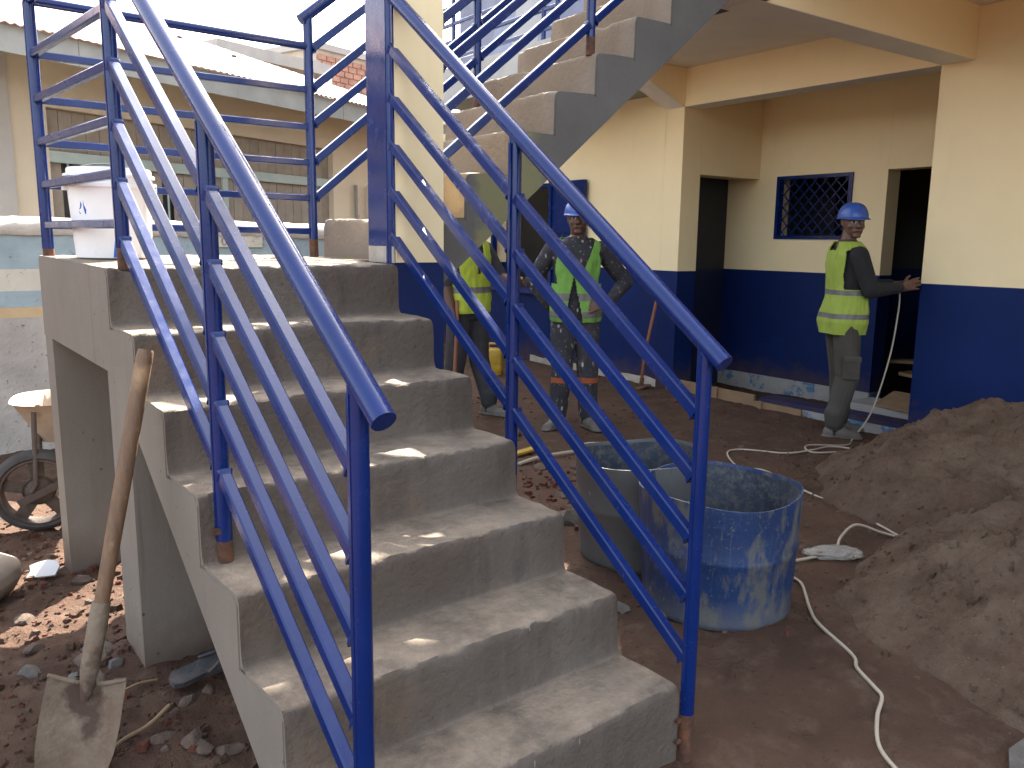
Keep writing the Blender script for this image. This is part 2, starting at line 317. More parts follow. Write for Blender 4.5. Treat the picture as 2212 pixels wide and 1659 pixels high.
# ------------------------------------------------------------------ concrete staircase
stair = thing('concrete_staircase', 'raw concrete staircase with landing, turning right to the upper floor', 'staircase', M(.53, .3, 0))
def skin(name, fn, w0, w1, tn, zb, zt, tend, m, seed, n=90, zend=None, chip=.010, amp=1., fil=1., capmat=None):
    """one step: riser + tread shell with a worn nose, profile in (t,z), swept across w0..w1"""
    zend = zt if zend is None else zend
    prof = [(tn-.024*fil, zb-.004), (tn-.011*fil, zb+.003), (tn-.003*fil, zb+.020), (tn, zb+.05), (tn+.001, zb+.5*(zt-zb)), (tn, zt-.045), (tn, zt-.020),
            (tn+.003, zt-.008), (tn+.010, zt-.001), (tn+.024, zt)]
    k = 5
    for i in range(1, k+1):
        a = i/k; prof.append((tn+.024+(tend-tn-.024)*a, zt+(zend-zt)*a))
    inner = [(tend, zend-.02), (tn+.018, zt-.02), (tn+.018, zb-.012), (tn-.024*fil, zb-.012)] if fil else [(tend, zend-.02), (tn+.018, zt-.02), (tn+.018, zb+.001)]
    rings = []
    for j in range(n+1):
        w = w0+(w1-w0)*j/n; r = []
        for i, (t, z) in enumerate(prof):
            p = (w, t*2, z*2); q = Vector((w*4, t*4, z*4+seed))
            nose = max(0, 1-abs(i-7.5)/3.5)
            d = .0045*fbm(q, 1.3)+.0026*nz(q, 7)+.0013*nz(q, 17)
            c = max(0, nz((w*9, seed, 0), 1)-.18)*chip*3*nose + abs(nz((w*26, seed, 4), 1))*.005*nose
            edge = max(0, 1-min(j, n-j)/1.0)*.005*nose
            r.append(fn(w, t+(c+edge)*.8+d*(1 if 2 < i < 8 else .3)*amp, z-(c+edge)*.9+d*(1 if i > 7 else .25)*amp))
        for t, z in inner: r.append(fn(w, t, z))
        rings.append(r)
    o = MB().loft(rings).build(name, m, stair, ang=38); o.data.materials.append(capmat or m)
    for f in list(o.data.polygons)[-2:]: f.material_index = 1
    return o
for i in range(1, 8):
    skin('step', M, 0, WID, i*RUN, (i-1)*RISE if i > 1 else -.12, i*RISE, (i+1)*RUN+.006 if i < 7 else 2.75, conc, i*3.7, capmat=plast, zend=None if i < 7 else 1.345)
# body of the lower flight (sides and sloping soffit)
e = .009
poly = [(RUN+e, -.12)]
for i in range(1, 8): poly += ([(i*RUN+e, (i-1)*RISE-e)] if i > 1 else []) + [(i*RUN+e, i*RISE-.03), (i*RUN+.03, i*RISE-e)]
poly += [(7*RUN+.10, 7*RISE-e), (7*RUN+.10, .99), (1.716, .986), (.436, .0), (.36, -.12)]
MB().extr([M(-.003, t, z) for t, z in poly], VV*(WID+.006)).build('flight', plast, stair)
lb = MB()
lb.extr([M(-.003, t, z) for t, z in ((7*RUN+.101, 7*RISE-e), (2.748, 1.334), (2.748, 1.02), (7*RUN+.101, .99))], VV*(WID+.006))
lb.build('landing', plast, stair)
MB().box(.90, 1.062, 2.06, 2.75, 1.05, 1.338).build('landing', conc, stair)
for s0 in (0, WID-.25): MB().extr([M(s0, t, z) for t, z in ((1.59, -.15), (1.80, -.15), (1.80, 1.0), (1.70, 1.0), (1.59, .895))], VV*.25).build('pier', plast, stair)
for s0 in (0, WID-.22): MB().extr([M(s0, t, z) for t, z in ((2.62, -.15), (2.748, -.15), (2.748, 1.025), (2.62, 1.02))], VV*.22).build('pier', plast, stair)
# upper flight towards +X
UX0, URUN, UY0, UY1 = 1.05, .235, 1.82, 2.75
def MU(w, t, z): return V(t, w, z)
for k in range(1, 11):
    x = UX0+URUN*(k-1); z = 1.33+.19*k
    skin('step', MU, UY0, UY1, x, z-.19+(.004 if k == 1 else 0), z, x+URUN+.006 if k < 10 else x+.3, riser, 40+k*2.3, n=60, fil=0, capmat=upside)
ub = [(UX0+e, 1.15)]
for k in range(1, 9): ub += ([(UX0+URUN*(k-1)+e, 1.33+.19*(k-1)-e)] if k > 1 else []) + [(UX0+URUN*(k-1)+e, 1.33+.19*k-.03), (UX0+URUN*(k-1)+.03, 1.33+.19*k-e)]
xe = UX0+URUN*8+e
ub += [(xe, 1.33+.19*8-e), (xe, 1.263+.82*(xe-1.187))]
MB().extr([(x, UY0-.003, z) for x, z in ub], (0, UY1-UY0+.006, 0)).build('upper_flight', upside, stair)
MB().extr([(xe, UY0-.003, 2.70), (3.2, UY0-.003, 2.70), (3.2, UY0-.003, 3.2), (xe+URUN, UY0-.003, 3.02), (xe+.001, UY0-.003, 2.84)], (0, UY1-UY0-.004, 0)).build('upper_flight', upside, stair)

# ------------------------------------------------------------------ column beside the landing
col = thing('column', 'square column beside the landing, yellow front with blue foot and blue left face', 'column', (1.06, 1.92, 0))
MB().box(.953, 1.172, 1.80, 2.03, 1.336, 4.6).build('shaft', yellow, col)
MB().box(.953, 1.172, 1.80, 2.03, -.1, 1.334).build('foot', dado, col)
MB().box(.945, .952, 1.803, 2.03, 1.40, 4.6).build('blue_face', blue, col)
MB().box(.944, .952, 1.806, 2.03, 1.334, 1.40).build('bare_patch', capm, col)

# ------------------------------------------------------------------ school building
bld = thing('school_building', 'two-tone yellow and blue building with porch, beams and upper gallery', 'building', (6, 3, 0))
def wall(ax, a0, a1, b0, b1, z0, z1, holes=(), split=1.15, lo=None, hi=None, name='wall'):
    """wall: ax 'x' = plane of constant x between a0..a1 thick, running b0..b1"""
    lo = lo or dado; hi = hi or yellow
    bs = sorted({b0, b1, *[h for q in holes for h in q[:2]]}); zs = sorted({z0, z1, split, *[h for q in holes for h in q[2:]]})
    bs = [b for b in bs if b0 <= b <= b1]; zs = [z for z in zs if z0 <= z <= z1]
    mL, mH = MB(), MB()
    for i in range(len(bs)-1):
        for j in range(len(zs)-1):
            cb, cz = (bs[i]+bs[i+1])/2, (zs[j]+zs[j+1])/2
            if any(h[0] < cb < h[1] and h[2] < cz < h[3] for h in holes): continue
            t = mL if cz < split else mH
            if ax == 'x': t.box(a0, a1, bs[i], bs[i+1], zs[j], zs[j+1])
            else: t.box(bs[i], bs[i+1], a0, a1, zs[j], zs[j+1])
    o = None
    if mH.v: o = mH.build(name, hi, bld)
    if mL.v: mL.build('dado', lo, bld)
    return o
wall('x', 5.48, 5.70, 4.767, 9.0, -.3, 2.85, [(6.5, 7.75, .86, 2.085)])
wall('y', 4.53, 4.765, 5.48, 5.74, -.3, 3.05)                    # end of that wall, seen edge on
wall('y', 4.53, 4.765, 5.742, 6.648, 2.085, 3.05)                # lintel over the passage
wall('x', 6.65, 6.85, 3.111, 8.0, .045, 3.05, [(3.45, 4.30, 1.475, 2.10)])
wall('x', 6.65, 6.85, 2.2, 3.11, 2.105, 3.05); wall('x', 6.65, 6.85, 1.6, 2.199, -.3, 3.05)
MB().box(6.645, 6.85, 3.112, 6.0, -.3, .044).build('skirting', patch, bld)
wall('x', 5.48, 5.70, -4, 2.085, -.3, 3.05)
wall('y', 4.94, 5.0, 5.702, 6.648, -.3, 2.84, hi=mat('unlit_door_paint', (.020, .021, .026), .6, var=.15), lo=mat('unlit_door_blue', (.004, .008, .035), .6, var=.15), name='passage_door')  # passage closed by a leaf whose colours hold the deep shade
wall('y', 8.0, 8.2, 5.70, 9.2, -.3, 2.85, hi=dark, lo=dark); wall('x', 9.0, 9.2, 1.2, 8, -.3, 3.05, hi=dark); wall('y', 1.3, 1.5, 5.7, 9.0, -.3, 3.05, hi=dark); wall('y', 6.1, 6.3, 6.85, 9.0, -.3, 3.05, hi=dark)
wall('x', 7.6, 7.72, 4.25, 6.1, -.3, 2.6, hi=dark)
def beam(x0, x1, y0, y1, z0=2.70, z1=3.05):
    o = MB().box(x0, x1, y0, y1, z0, z1).build('beam', yellow, bld)
    MB().box(x0+.001, x1-.001, y0+.001, y1-.001, z0-.003, z0-.0005).build('beam_soffit', ceil, o)
beam(5.481, 5.70, 2.086, 4.529)
beam(3.122, 5.479, 1.85, 2.085)
o = MB().extr([(5.479, 4.53, 2.70), (5.479, 4.53, 3.05), (4.3, 4.53, 3.05), (4.95, 4.53, 2.90)], (0, .235, 0)).build('bracket', yellow, bld)
MB().extr([(5.478, 4.531, 2.699), (4.952, 4.531, 2.899), (4.952, 4.531, 2.896), (5.478, 4.531, 2.696)], (0, .233, 0)).build('bracket_soffit', ceil, o)
beam(2.93, 3.12, 1.85, 2.74)
MB().box(2.92, 9.4, -4, 2.75, 3.052, 3.20).build('ceiling_slab', ceil, bld)
MB().box(4.15, 9.4, 2.751, 4.768, 3.052, 3.20).build('ceiling_slab', ceil, bld)
tslab = MB().box(4.15, 9.4, 4.77, 7.0, 2.852, 3.20).build('terrace_slab', fasc, bld)
wall('x', 5.48, 5.7, -4, 4.74, 3.2, 6.2, [(-1, .2, 3.2, 5.3), (1.2, 2.4, 4.2, 5.3), (3, 3.9, 3.2, 5.3)], split=4.35)
wall('y', 4.55, 4.745, 5.70, 9.3, 3.2, 6.2, split=4.35)
wall('x', 7.4, 7.6, 4.75, 11.6, 3.2, 6.2, split=7, lo=panelg)
MB().box(3.6, 9.6, -4.2, 4.88, 6.2, 6.36).build('roof', fasc, bld)  # unseen roof, far edge extended to shade the lower steps
# kerb at the porch edge: white scraped part, blue top, then formwork
MB().box(5.40, 5.60, 2.09, 3.38, -.2, .045).build('kerb', patch, bld)
MB().box(5.398, 5.60, 2.09, 3.40, .047, .085).build('kerb_top', dado, bld)
MB().box(6.2, 6.6, 2.25, 3.05, -.12, .02).build('threshold', fconc, bld)
mb = MB(); nn = 26; pr = []
for i in range(nn+1):
    y = 4.76+(6.9-4.76)*i/nn; pr.append((y, .045+.035*noise.noise(Vector((y*5, 1, 2)))+.02*noise.noise(Vector((y*17, 1, 2)))))
mb.extr([(5.474, y, z) for y, z in pr] + [(5.474, 6.9, -.2), (5.474, 4.76, -.2)], (.004, 0, 0)); mb.build('skirting', capm, bld)
# lattice window in the recess
win = MB()
for a in ((3.45, 3.49, 1.475, 2.10), (4.26, 4.30, 1.475, 2.10), (3.492, 4.258, 1.475, 1.51), (3.492, 4.258, 2.065, 2.10)): win.box(6.632, 6.70, *a)
winf = win.build('window_frame', blue, bld)
y0, y1, z0, z1 = 3.49, 4.26, 1.51, 2.065; st = .118
for sg in (1, -1):
    for i in range(-6, 14):
        c = y0 + i*st; pts = []
        for (y, z) in ((y0, None), (y1, None), (None, z0), (None, z1)):
            if y is not None: z = z0 + (y-c)*sg*1.05 if sg > 0 else z1 - (y-c)*1.05
            else: y = c + (z-z0)/1.05 if sg > 0 else c + (z1-z)/1.05
            if y0-1e-6 <= y <= y1+1e-6 and z0-1e-6 <= z <= z1+1e-6: pts.append((y, z))
        if len(pts) >= 2:
            a, b = min(pts), max(pts)
            if b[0]-a[0] > .03: MB().bar((6.662+.006*sg, *a), (6.662+.006*sg, *b), .011, .011, up=(1, 0, 0), ch=.002).build('lattice_bar', blue, winf)
# window in the far wall with its open shutter
wf = MB()
for a in ((6.5, 6.55, .86, 2.085), (7.70, 7.75, .86, 2.085), (6.552, 7.698, 2.04, 2.085)): wf.box(5.455, 5.52, *a)
wf.build('window_frame', blue, bld); MB().box(5.40, 5.54, 6.45, 7.80, .80, .858).build('window_sill', blue, bld)
sh = MB().box(5.415, 5.440, 5.87, 6.49, 1.10, 2.09).build('shutter', blue, bld)
s2 = MB()
for a in ((5.87, 5.915, 1.10, 2.09), (6.445, 6.49, 1.10, 2.09), (5.917, 6.443, 2.04, 2.09), (5.917, 6.443, 1.10, 1.15), (5.917, 6.443, 1.52, 1.57)): s2.box(5.395, 5.413, *a)
s2.build('shutter_frame', blue, sh)

# ------------------------------------------------------------------ blue railings
def post(p0, p1, parent, r=.021, foot=.06):
    p0 = Vector(p0); p1 = Vector(p1); d = (p1-p0).normalized(); f = p0+d*foot
    o = MB().tube([f, p1], r, 18).build('post', blue, parent, ang=40)
    MB().box(f.x-r-.0015, f.x-r+.002, f.y-.006, f.y+.006, f.z+.0, p1.z-.02).build('weld_seam', blue, o)
    if foot: MB().tube([p0-d*.01, f+d*.0], r*1.03, 14).build('rusty_foot', rust, o, ang=40)
    return o
def hrail(p0, p1, parent, r=.0255): return MB().tube([p0, p1], r, 22).build('handrail', blue, parent, ang=40)
def bars(p0, p1, offs, parent, sh=.018, w=.031, h=.035):
    p0 = Vector(p0); p1 = Vector(p1); d = (p1-p0).normalized()
    for o in offs:
        jz = random.uniform(-.004, .004)
        MB().bar(p0+d*sh+V(0,0,o+jz), p1-d*sh+V(0,0,o-jz*.5), w, h, weld=True).build('bar', blue, parent)
OFF = [-.195-.18*k for k in range(5)]
def zl(t): return .988+.772*t
def zr(t): return .985+.764*t
rl = thing('stair_railing', 'blue steel railing on the left edge of the lower flight, ending nearest the viewer', 'railing', M(.06, .24, 0))
post(M(.06, .24, -.06), M(.06, .24, zl(.24)-.012), rl); post(M(.06, .975, .57), M(.06, .975, zl(.975)-.012), rl); post(M(.06, 1.745, 1.33), M(.06, 1.745, zl(1.745)-.012), rl)
hrail(M(.06, .145, zl(.145)), M(.06, 1.79, zl(1.79)), rl)
bars(M(.06, .24, zl(.24)), M(.06, .975, zl(.975)), OFF, rl); bars(M(.06, .975, zl(.975)), M(.06, 1.745, zl(1.745)), OFF, rl)
rr = thing('stair_railing', 'blue steel railing on the right edge of the lower flight, in front of the barrels', 'railing', M(1.085, .24, 0))
post(M(1.086, .238, -.07), M(1.086, .238, zr(.238)-.012), rr, foot=.17); post(M(1.075, 1.025, .57), M(1.082, 1.03, zr(1.03)-.012), rr); post(M(1.083, 1.80, 1.33), M(1.083, 1.80, 2.55), rr, foot=.0)
hrail(M(1.086, .175, zr(.175)), M(1.083, 1.80, zr(1.80)), rr)
OFR = [-.20-.178*k for k in range(5)]
bars(M(1.086, .238, zr(.238)), M(1.082, 1.03, zr(1.03)), OFR, rr); bars(M(1.082, 1.03, zr(1.03)), M(1.083, 1.80, zr(1.80)), OFR, rr)
for t, z in ((.238, .085), (.238, .02)): MB().cbox(M(1.056, t, z), VV*.012, UU*.004, V(0,0,.005)).build('fixing_lug', rust, rr)
MB().cbox(M(1.055, 1.02, .63), VV*.02, UU*.006, V(0,0,.012)).build('fixing_lug', rust, rr)
MB().cbox(M(.035, .965, .66), VV*.012, UU*.006, V(0,0,.008)).build('fixing_lug', rust, rl)
# landing: back and left side
ll = thing('landing_railing', 'blue railing along the back and left side of the landing behind the bucket', 'railing', M(.05, 2.70, 1.34))
LZ = [2.325, 2.125, 1.955, 1.79, 1.625, 1.467]
A, B, Cc = M(.028, 2.70, 0), M(.06, 1.745, 0), V(.985, 2.715, 0)
post(A+V(0,0,1.343), A+V(0,0,2.335), ll, foot=.03)
post(Cc+V(0,0,1.343), Cc+V(0,0,2.45), ll, foot=.08)
for i, z in enumerate(LZ):
    if i == 0: hrail(A+V(-.02,0,z), Cc+V(0,0,z-.01), ll, r=.018); MB().bar(A+V(0,0,z), B+V(0,-.02,z+.006), .026, .03).build('bar', blue, ll)
    else:
        MB().bar(A+V(.02,0,z), Cc+V(-.02,0,z-.006), .026, .03).build('bar', blue, ll)
        MB().bar(A+V(0,-.02,z), B+V(0,.02,z), .026, .03).build('bar', blue, ll)
# upper flight railings
uf = thing('upper_railing', 'blue railing climbing the far side of the upper flight', 'railing', (1.0, 2.71, 1.34))
zf = lambda x: 2.456+.81*(x-.985)
OFU = [-.165-.17*k for k in range(5)]
hrail((.95, 2.715, zf(.95)), (3.1, 2.715, zf(3.1)), uf)
for x in (1.935, 2.95): post((x, 2.715, 1.33+.19*(int((x-UX0)/URUN)+1)), (x, 2.715, zf(x)-.012), uf, foot=.09)
for a, b in ((.985, 1.935), (1.935, 2.95)): bars((a, 2.715, zf(a)), (b, 2.715, zf(b)), OFU, uf)
un = thing('upper_railing', 'blue railing climbing the near side of the upper flight above the workers', 'railing', (1.2, 1.87, 1.52))
zn = lambda x: 1.773+.92+.81*(x-1.216)
hrail((1.18, 1.87, zn(1.18)), (3.1, 1.87, zn(3.1)), un)
for x in (2.0, 2.85): post((x, 1.87, 1.33+.19*(int((x-UX0)/URUN)+1)), (x, 1.87, zn(x)-.012), un, foot=.07)
for a, b in ((1.18, 2.0), (2.0, 2.85)): bars((a, 1.87, zn(a)), (b, 1.87, zn(b)), [-.2-.18*k for k in range(5)], un)
# terrace railing beyond
tr = thing('terrace_railing', 'pale blue railing along the edge of the upper terrace behind the stair', 'railing', (4.25, 5.2, 3.2))
for y in (3.4, 4.95, 5.15, 6.7): post((4.25, y, 3.2), (4.25, y, 4.2), tr, foot=.03)
for k in range(6): MB().bar((4.25, 2.85, 3.32+.172*k), (4.25, 6.95, 3.32+.172*k), .03, .035).build('bar', blue, tr)
# ------------------------------------------------------------------ neighbour's low wall
lw = thing('boundary_wall', 'low weathered boundary wall with pale blue and ochre bands behind the landing', 'wall', (-.5, 5.1, 0))
Lx0, Lx1 = -4., 2.25
for nm, z0, z1, m, dy in (('plaster_base', -.2, .90, bandw, 0), ('ochre_band', .90, .965, bando, .001), ('blue_band', .965, 1.07, bandb, .0), ('cream_band', 1.07, 1.21, bandc, .001), ('blue_band', 1.21, 1.43, bandb, .0)):
    MB().box(Lx0, Lx1, 5.0+dy, 5.26, z0, z1).build(nm, m, lw)
rings = []
for i in range(90):
    x = Lx0+(Lx1-Lx0)*i/89; r = []
    for y, z in ((4.985, 1.425), (4.975, 1.46), (5.0, 1.50), (5.06, 1.535), (5.14, 1.54), (5.22, 1.525), (5.275, 1.48), (5.27, 1.425)):
        n = .025*fbm((x, y, z), 4)+.012*nz((x, y, z), 19); r.append((x, y+n*.5, z+n*(1 if z > 1.45 else .5)))
    rings.append(r)
MB().loft(rings).build('crumbling_cap', capm, lw, ang=60)
pq = MB().box(1.13, 1.52, 4.985, 4.998, 1.355, 1.435).build('number_plate', bandc, lw)
fc = bpy.data.curves.new('plate_text', 'FONT'); fc.body = '033'; fc.size = .085; fc.extrude = .0015; fc.align_x = 'CENTER'
fo = bpy.data.objects.new('plate_text', fc); COL.objects.link(fo); fo.location = (1.28, 4.982, 1.368); fo.rotation_euler = (pi/2, 0, 0)
dg = bpy.context.evaluated_depsgraph_get(); me = bpy.data.meshes.new_from_object(fo.evaluated_get(dg)); me.transform(fo.matrix_world if False else (Matrix.Translation(fo.location) @ fo.rotation_euler.to_matrix().to_4x4()))
bpy.data.objects.remove(fo); me.materials.clear(); obj('number', me, soff, pq)

# ------------------------------------------------------------------ neighbour's house (own axes)
HO, HE, HN = V(.169, 7.357, 0), V(.90142, .43294, 0), V(-.43294, .90142, 0)
def H(a, n, z): return HO + HE*a + HN*n + V(0, 0, z)
def hbox(mb, a0, a1, n0, n1, z0, z1): return mb.cbox(H((a0+a1)/2, (n0+n1)/2, (z0+z1)/2), HE*(a1-a0)/2, HN*(n1-n0)/2, V(0,0,(z1-z0)/2))
hs = thing('neighbour_house', 'cream single-storey house with sheet roof, zinc fascia and brown plank wall', 'house', H(3, 1.5, 0))
hbox(MB(), -5, .80, .70, .9, -.2, 3.1).build('wall', cream, hs)
hbox(MB(), .20, .42, .66, .699, -.2, 3.1).build('pilaster', greywall, hs)
hbox(MB(), 5.0, 8.6, .70, .9, -.2, 3.1).build('wall', cream, hs)
hbox(MB(), .801, 4.999, .70, .9, 2.66, 3.1).build('lintel', cream, hs)
hbox(MB(), .801, 4.999, .74, .9, -.2, 1.2).build('wall', cream, hs)
hbox(MB(), .801, 4.999, .88, .9, 1.2, 2.66).build('backing', pane_m, hs)
for i in range(28):
    a = .82+i*.15
    if a < 2.2 and a > .9 and i % 9 != 8:                              # barred opening on the left
        MB().tube([H(a+.07, .78, 1.2), H(a+.07, .78, 2.2)], .012, 8).build('window_bar', teal, hs); z0 = 2.21
    else: z0 = 1.2
    hbox(MB(), a+.003, a+.146, .78+random.uniform(0, .008), .80, z0, 2.655).build('plank', brownpl, hs)
hbox(MB(), .805, 5.4, .735, .765, 2.14, 2.25).build('rail', teal, hs)
hbox(MB(), 3.02, 3.10, .74, .77, 1.2, 2.138).build('mullion', teal, hs)
hbox(MB(), 1.9, 1.96, .74, .77, 1.2, 2.138).build('mullion', teal, hs)
MB().tube([H(5.45, .66, 1.2), H(5.45, .66, 2.2)], .025, 10).build('drain_pipe', soff, hs)
hbox(MB(), 5.75, 6.2, .60, .698, 1.2, 2.2).build('buttress', bandw, hs)
def fz(a): return 3.185-.02*a*0
for k, (a0, a1) in enumerate(((-5, -2.2), (-2.195, .7), (.705, 2.6), (2.605, 4.4), (4.405, 6.3), (6.305, 8.8))):
    hbox(MB(), a0, a1, -.012+.004*(k % 2), .012, 2.955, 3.18).build('fascia_sheet', fasc, hs)
hbox(MB(), -5, 8.8, .013, .70, 3.10, 3.125).build('eave_soffit', soff, hs)
rs = []
nr = 330
for i in range(nr+1):
    a = -5+13.9*i/nr; h = .012*sin(2*pi*a/.085)
    fk = max(.02, min(1, (7.0-a)/3.0)); n1, z1 = -.06+2.96*fk, 3.19+1.11*fk; rs.append([H(a, -.06, 3.19+h), H(a, n1, z1+h), H(a, n1, z1-.006+h), H(a, -.06, 3.182+h)])
MB().loft(rs).build('roof_sheet', roofm, hs)
MB().add([H(-5, 2.9, 4.32), H(4.0, 2.9, 4.32), H(7.2, 6.2, 3.1), H(-5, 6.2, 3.1), H(-5, 2.9, 4.30), H(4.0, 2.9, 4.30), H(7.2, 6.2, 3.08), H(-5, 6.2, 3.08)],
         [(0,1,2,3),(7,6,5,4),(0,4,5,1),(1,5,6,2),(2,6,7,3),(3,7,4,0)]).build('roof_sheet', roofm, hs)
for n, z in ((1.2, 3.72), (1.9, 3.97), (2.6, 4.23)):
    for a in (.5, 1.6, 2.9, 3.6): MB().cbox(H(a+random.uniform(-.3, .3), n, z), HE*.03, HN*.012, V(0,0,.012)).build('roof_leaf', dark, hs)

# ------------------------------------------------------------------ far brick house
bh = thing('brick_house', 'unfinished brick house with concrete frame and window openings in the distance', 'house', (7.2, 16, 0))
BO, BE, BN = V(6.05, 14.6, 0), V(.94, .34, 0), V(-.34, .94, 0)
def Bp(a, n, z): return BO + BE*a + BN*n + V(0, 0, z)
def bbox(mb, a0, a1, n0, n1, z0, z1): return mb.cbox(Bp((a0+a1)/2, (n0+n1)/2, (z0+z1)/2), BE*(a1-a0)/2, BN*(n1-n0)/2, V(0,0,(z1-z0)/2))
bbox(MB(), 0, 4, .02, 4, -.2, 5.0).build('wall', mortar, bh)
bbox(MB(), -.1, 4.2, -.05, 4.2, 5.0, 5.12).build('roof_slab', fconc, bh)
bk = None
for r in range(15):
    for c in range(8):
        a = .03 + c*.235 + (.115 if r % 2 else 0); z = 3.25+r*.115
        if bk is None: me = MB().cbox((0,0,0), BE*.105, BN*.02, V(0,0,.048)).mesh('brick'); me.materials.append(brickm); bk = 1
        o = bpy.data.objects.new('brick', me); COL.objects.link(o); o.location = Bp(a+.105, .008+random.uniform(-.004, .006), z); pl = o.location.copy()
        o.parent = bh; o.matrix_parent_inverse = Matrix.Translation(bh.location).inverted()
# verandah wing to the left of the brick gable
bbox(MB(), -2.4, -.11, .6, 3, -.2, 4.4).build('wall', mortar, bh)
bbox(MB(), -2.6, .0, -.5, .62, 4.42, 4.62).build('balcony_slab', fconc, bh)
bbox(MB(), -.16, -.04, -.45, -.33, 2.6, 4.42).build('balcony_post', white, bh)
for a in (-2.0, -1.35, -.7): bbox(MB(), a, a+.3, .57, .60, 3.4, 4.1).build('window', pane_m, bh)
wire = MB().tube([(4.2, 10.6, 3.62), (6.5, 11.2, 3.42), (9.5, 11.9, 3.30)], .012, 6).build('overhead_wire', rubber); tag(wire, 'thin dark wire strung in front of the brick house', 'wire')

# ------------------------------------------------------------------ barrels
def barrel(c, r0, r1, h, m, label, tilt=0):
    t = thing('barrel', label, 'barrel', c, 'cut-down plastic barrels beside the stair')
    seg = 64; R = []; c = Vector(c)
    pro = [(r0*.93, 0.0), (r0*.985, .008), (r0*1.0, .03), (r0*.99, .05), (r0+(r1-r0)*.25, h*.3), (r0+(r1-r0)*.48, h*.52), (r0+(r1-r0)*.5+.005, h*.545), (r0+(r1-r0)*.52+.005, h*.575), (r0+(r1-r0)*.55, h*.60), (r0+(r1-r0)*.8, h*.82), (r1, h*.985), (r1, h), (r1-.006, h+.001), (r1-.009, h*.97)]
    inn = [(r1-.010, h*.968), (r0+(r1-r0)*.5-.01, h*.55), (r0-.012, .06), (r0*.9, .02), (.001, .02)]
    def ring(r, z, wob=1):
        return [c + V((r+.010*wob*(z/h)*sin(2*a+c.x*7)+.005*wob*(z/h)*sin(3*a+1))*cos(a), (r+.010*wob*(z/h)*sin(2*a+c.x*7)+.005*wob*(z/h)*sin(3*a+1))*sin(a), z+ .010*(z/h)*sin(3*a+c.y*5)) for a in [2*pi*k/seg for k in range(seg)]]
    MB().loft([ring(r, z) for r, z in pro], cap=False).build('shell', m, t, ang=60)
    MB().loft([ring(r, z) for r, z in inn], cap=False).build('inside', barI, t, ang=60)
    return t
barrel((1.915, .905, -.01), .295, .325, .495, barA, 'cut-down blue barrel streaked with cement, in front')
barrel((2.02, 1.455, -.01), .275, .30, .485, barB, 'greyer cut-down barrel half hidden behind the blue one')

# ------------------------------------------------------------------ sand heaps
HEAPV = []
def heap(c, rx, ry, h, rot, label, seed, n=190):
    vs = []; fs = []
    for j in range(n+1):
        for i in range(n+1):
            a, b = (i/n*2-1), (j/n*2-1)
            x = a*rx*cos(rot)-b*ry*sin(rot); y = a*rx*sin(rot)+b*ry*cos(rot)
            d = sqrt(a*a+b*b); d += .16*fbm((x+seed, y, seed), 1.8)
            k = max(0., 1-d); z = h*(1-(1-min(1, k*1.15))**1.6)
            if k > 0: z += min(1, k*4)*(.10*fbm((x, y, seed), 2.6)+.05*fbm((x, y, seed), 7)+.026*abs(nz((x, y, seed), 15))+.018*abs(nz((x, y, seed), 34))+.008*nz((x, y, seed), 60))
            else: z = -.06
            X, Y = c[0]+x, c[1]+y
            vs.append((X, Y, z+gz(X, Y)*.7-.004))
    for j in range(n):
        for i in range(n): fs.append((j*(n+1)+i, j*(n+1)+i+1, (j+1)*(n+1)+i+1, (j+1)*(n+1)+i))
    HEAPV.extend([v for v in vs if v[2] > .03])
    me = bpy.data.meshes.new('sand_heap'); me.from_pydata(vs, [], fs); me.update()
    return tag(obj('sand_heap', me, sand, smooth=True), label, 'sand heap', 'heaps of building sand')
heap((4.45, .70), 1.15, 1.25, .52, .3, 'larger heap of brown sand against the blue wall', 3.1)
heap((2.98, -.15), 1.05, .95, .42, .2, 'nearer heap of grey-brown sand in the lower right', 8.4)

# ------------------------------------------------------------------ cables
def spline(pts, k=8):
    P = [Vector(p) for p in pts]; out = []
    for i in range(len(P)-1):
        a, b, c, d = P[max(i-1, 0)], P[i], P[i+1], P[min(i+2, len(P)-1)]
        for j in range(k):
            t = j/k; out.append(.5*((2*b)+(c-a)*t+(2*a-5*b+4*c-d)*t*t+(3*b-a-3*c+d)*t**3))
    return out + [P[-1]]
def gp(x, y, dz=.008): return (x, y, gz(x, y)+dz)
ca = [(5.40, 2.20, 1.10), (5.41, 2.20, .95), (5.33, 2.19, .6), (5.15, 2.19, .2), gp(4.98, 2.22, .012), gp(4.75, 2.13), gp(4.42, 2.22), gp(4.30, 2.10), gp(4.5, 1.98), gp(4.62, 2.02), gp(4.55, 2.13), gp(4.32, 2.13), gp(4.124, 2.2), gp(3.97, 2.44), gp(3.80, 2.42), gp(3.60, 2.15), gp(3.655, 2.0), gp(3.53, 1.611), gp(3.394, 1.199), gp(3.215, .838)]
tag(MB().tube(spline(ca), .0066, 8).build('electric_cable', cable_m, smooth=True), 'cream cable looping over the earth up to the worker at the wall corner', 'cable')
cb_ = [gp(3.215, .842), gp(3.16, .92, .02), gp(3.05, .99, .06), gp(2.86, .95, .05), gp(2.74, .90, .02), gp(2.62, .91, .015), gp(2.45, .95), gp(2.30, .98)]
tag(MB().tube(spline(cb_), .0066, 8).build('electric_cable', cable_m, smooth=True), 'short cream cable arching into the plastic-wrapped joint', 'cable')
cc = [gp(2.36, .90), gp(2.335, .80), gp(2.23, .70), gp(2.12, .60), gp(2.03, .50), gp(1.937, .303), gp(1.85, .23), gp(1.79, .13), gp(1.765, .09), gp(1.665, .045), gp(1.552, -.03), gp(1.479, -.135), gp(1.40, -.3)]
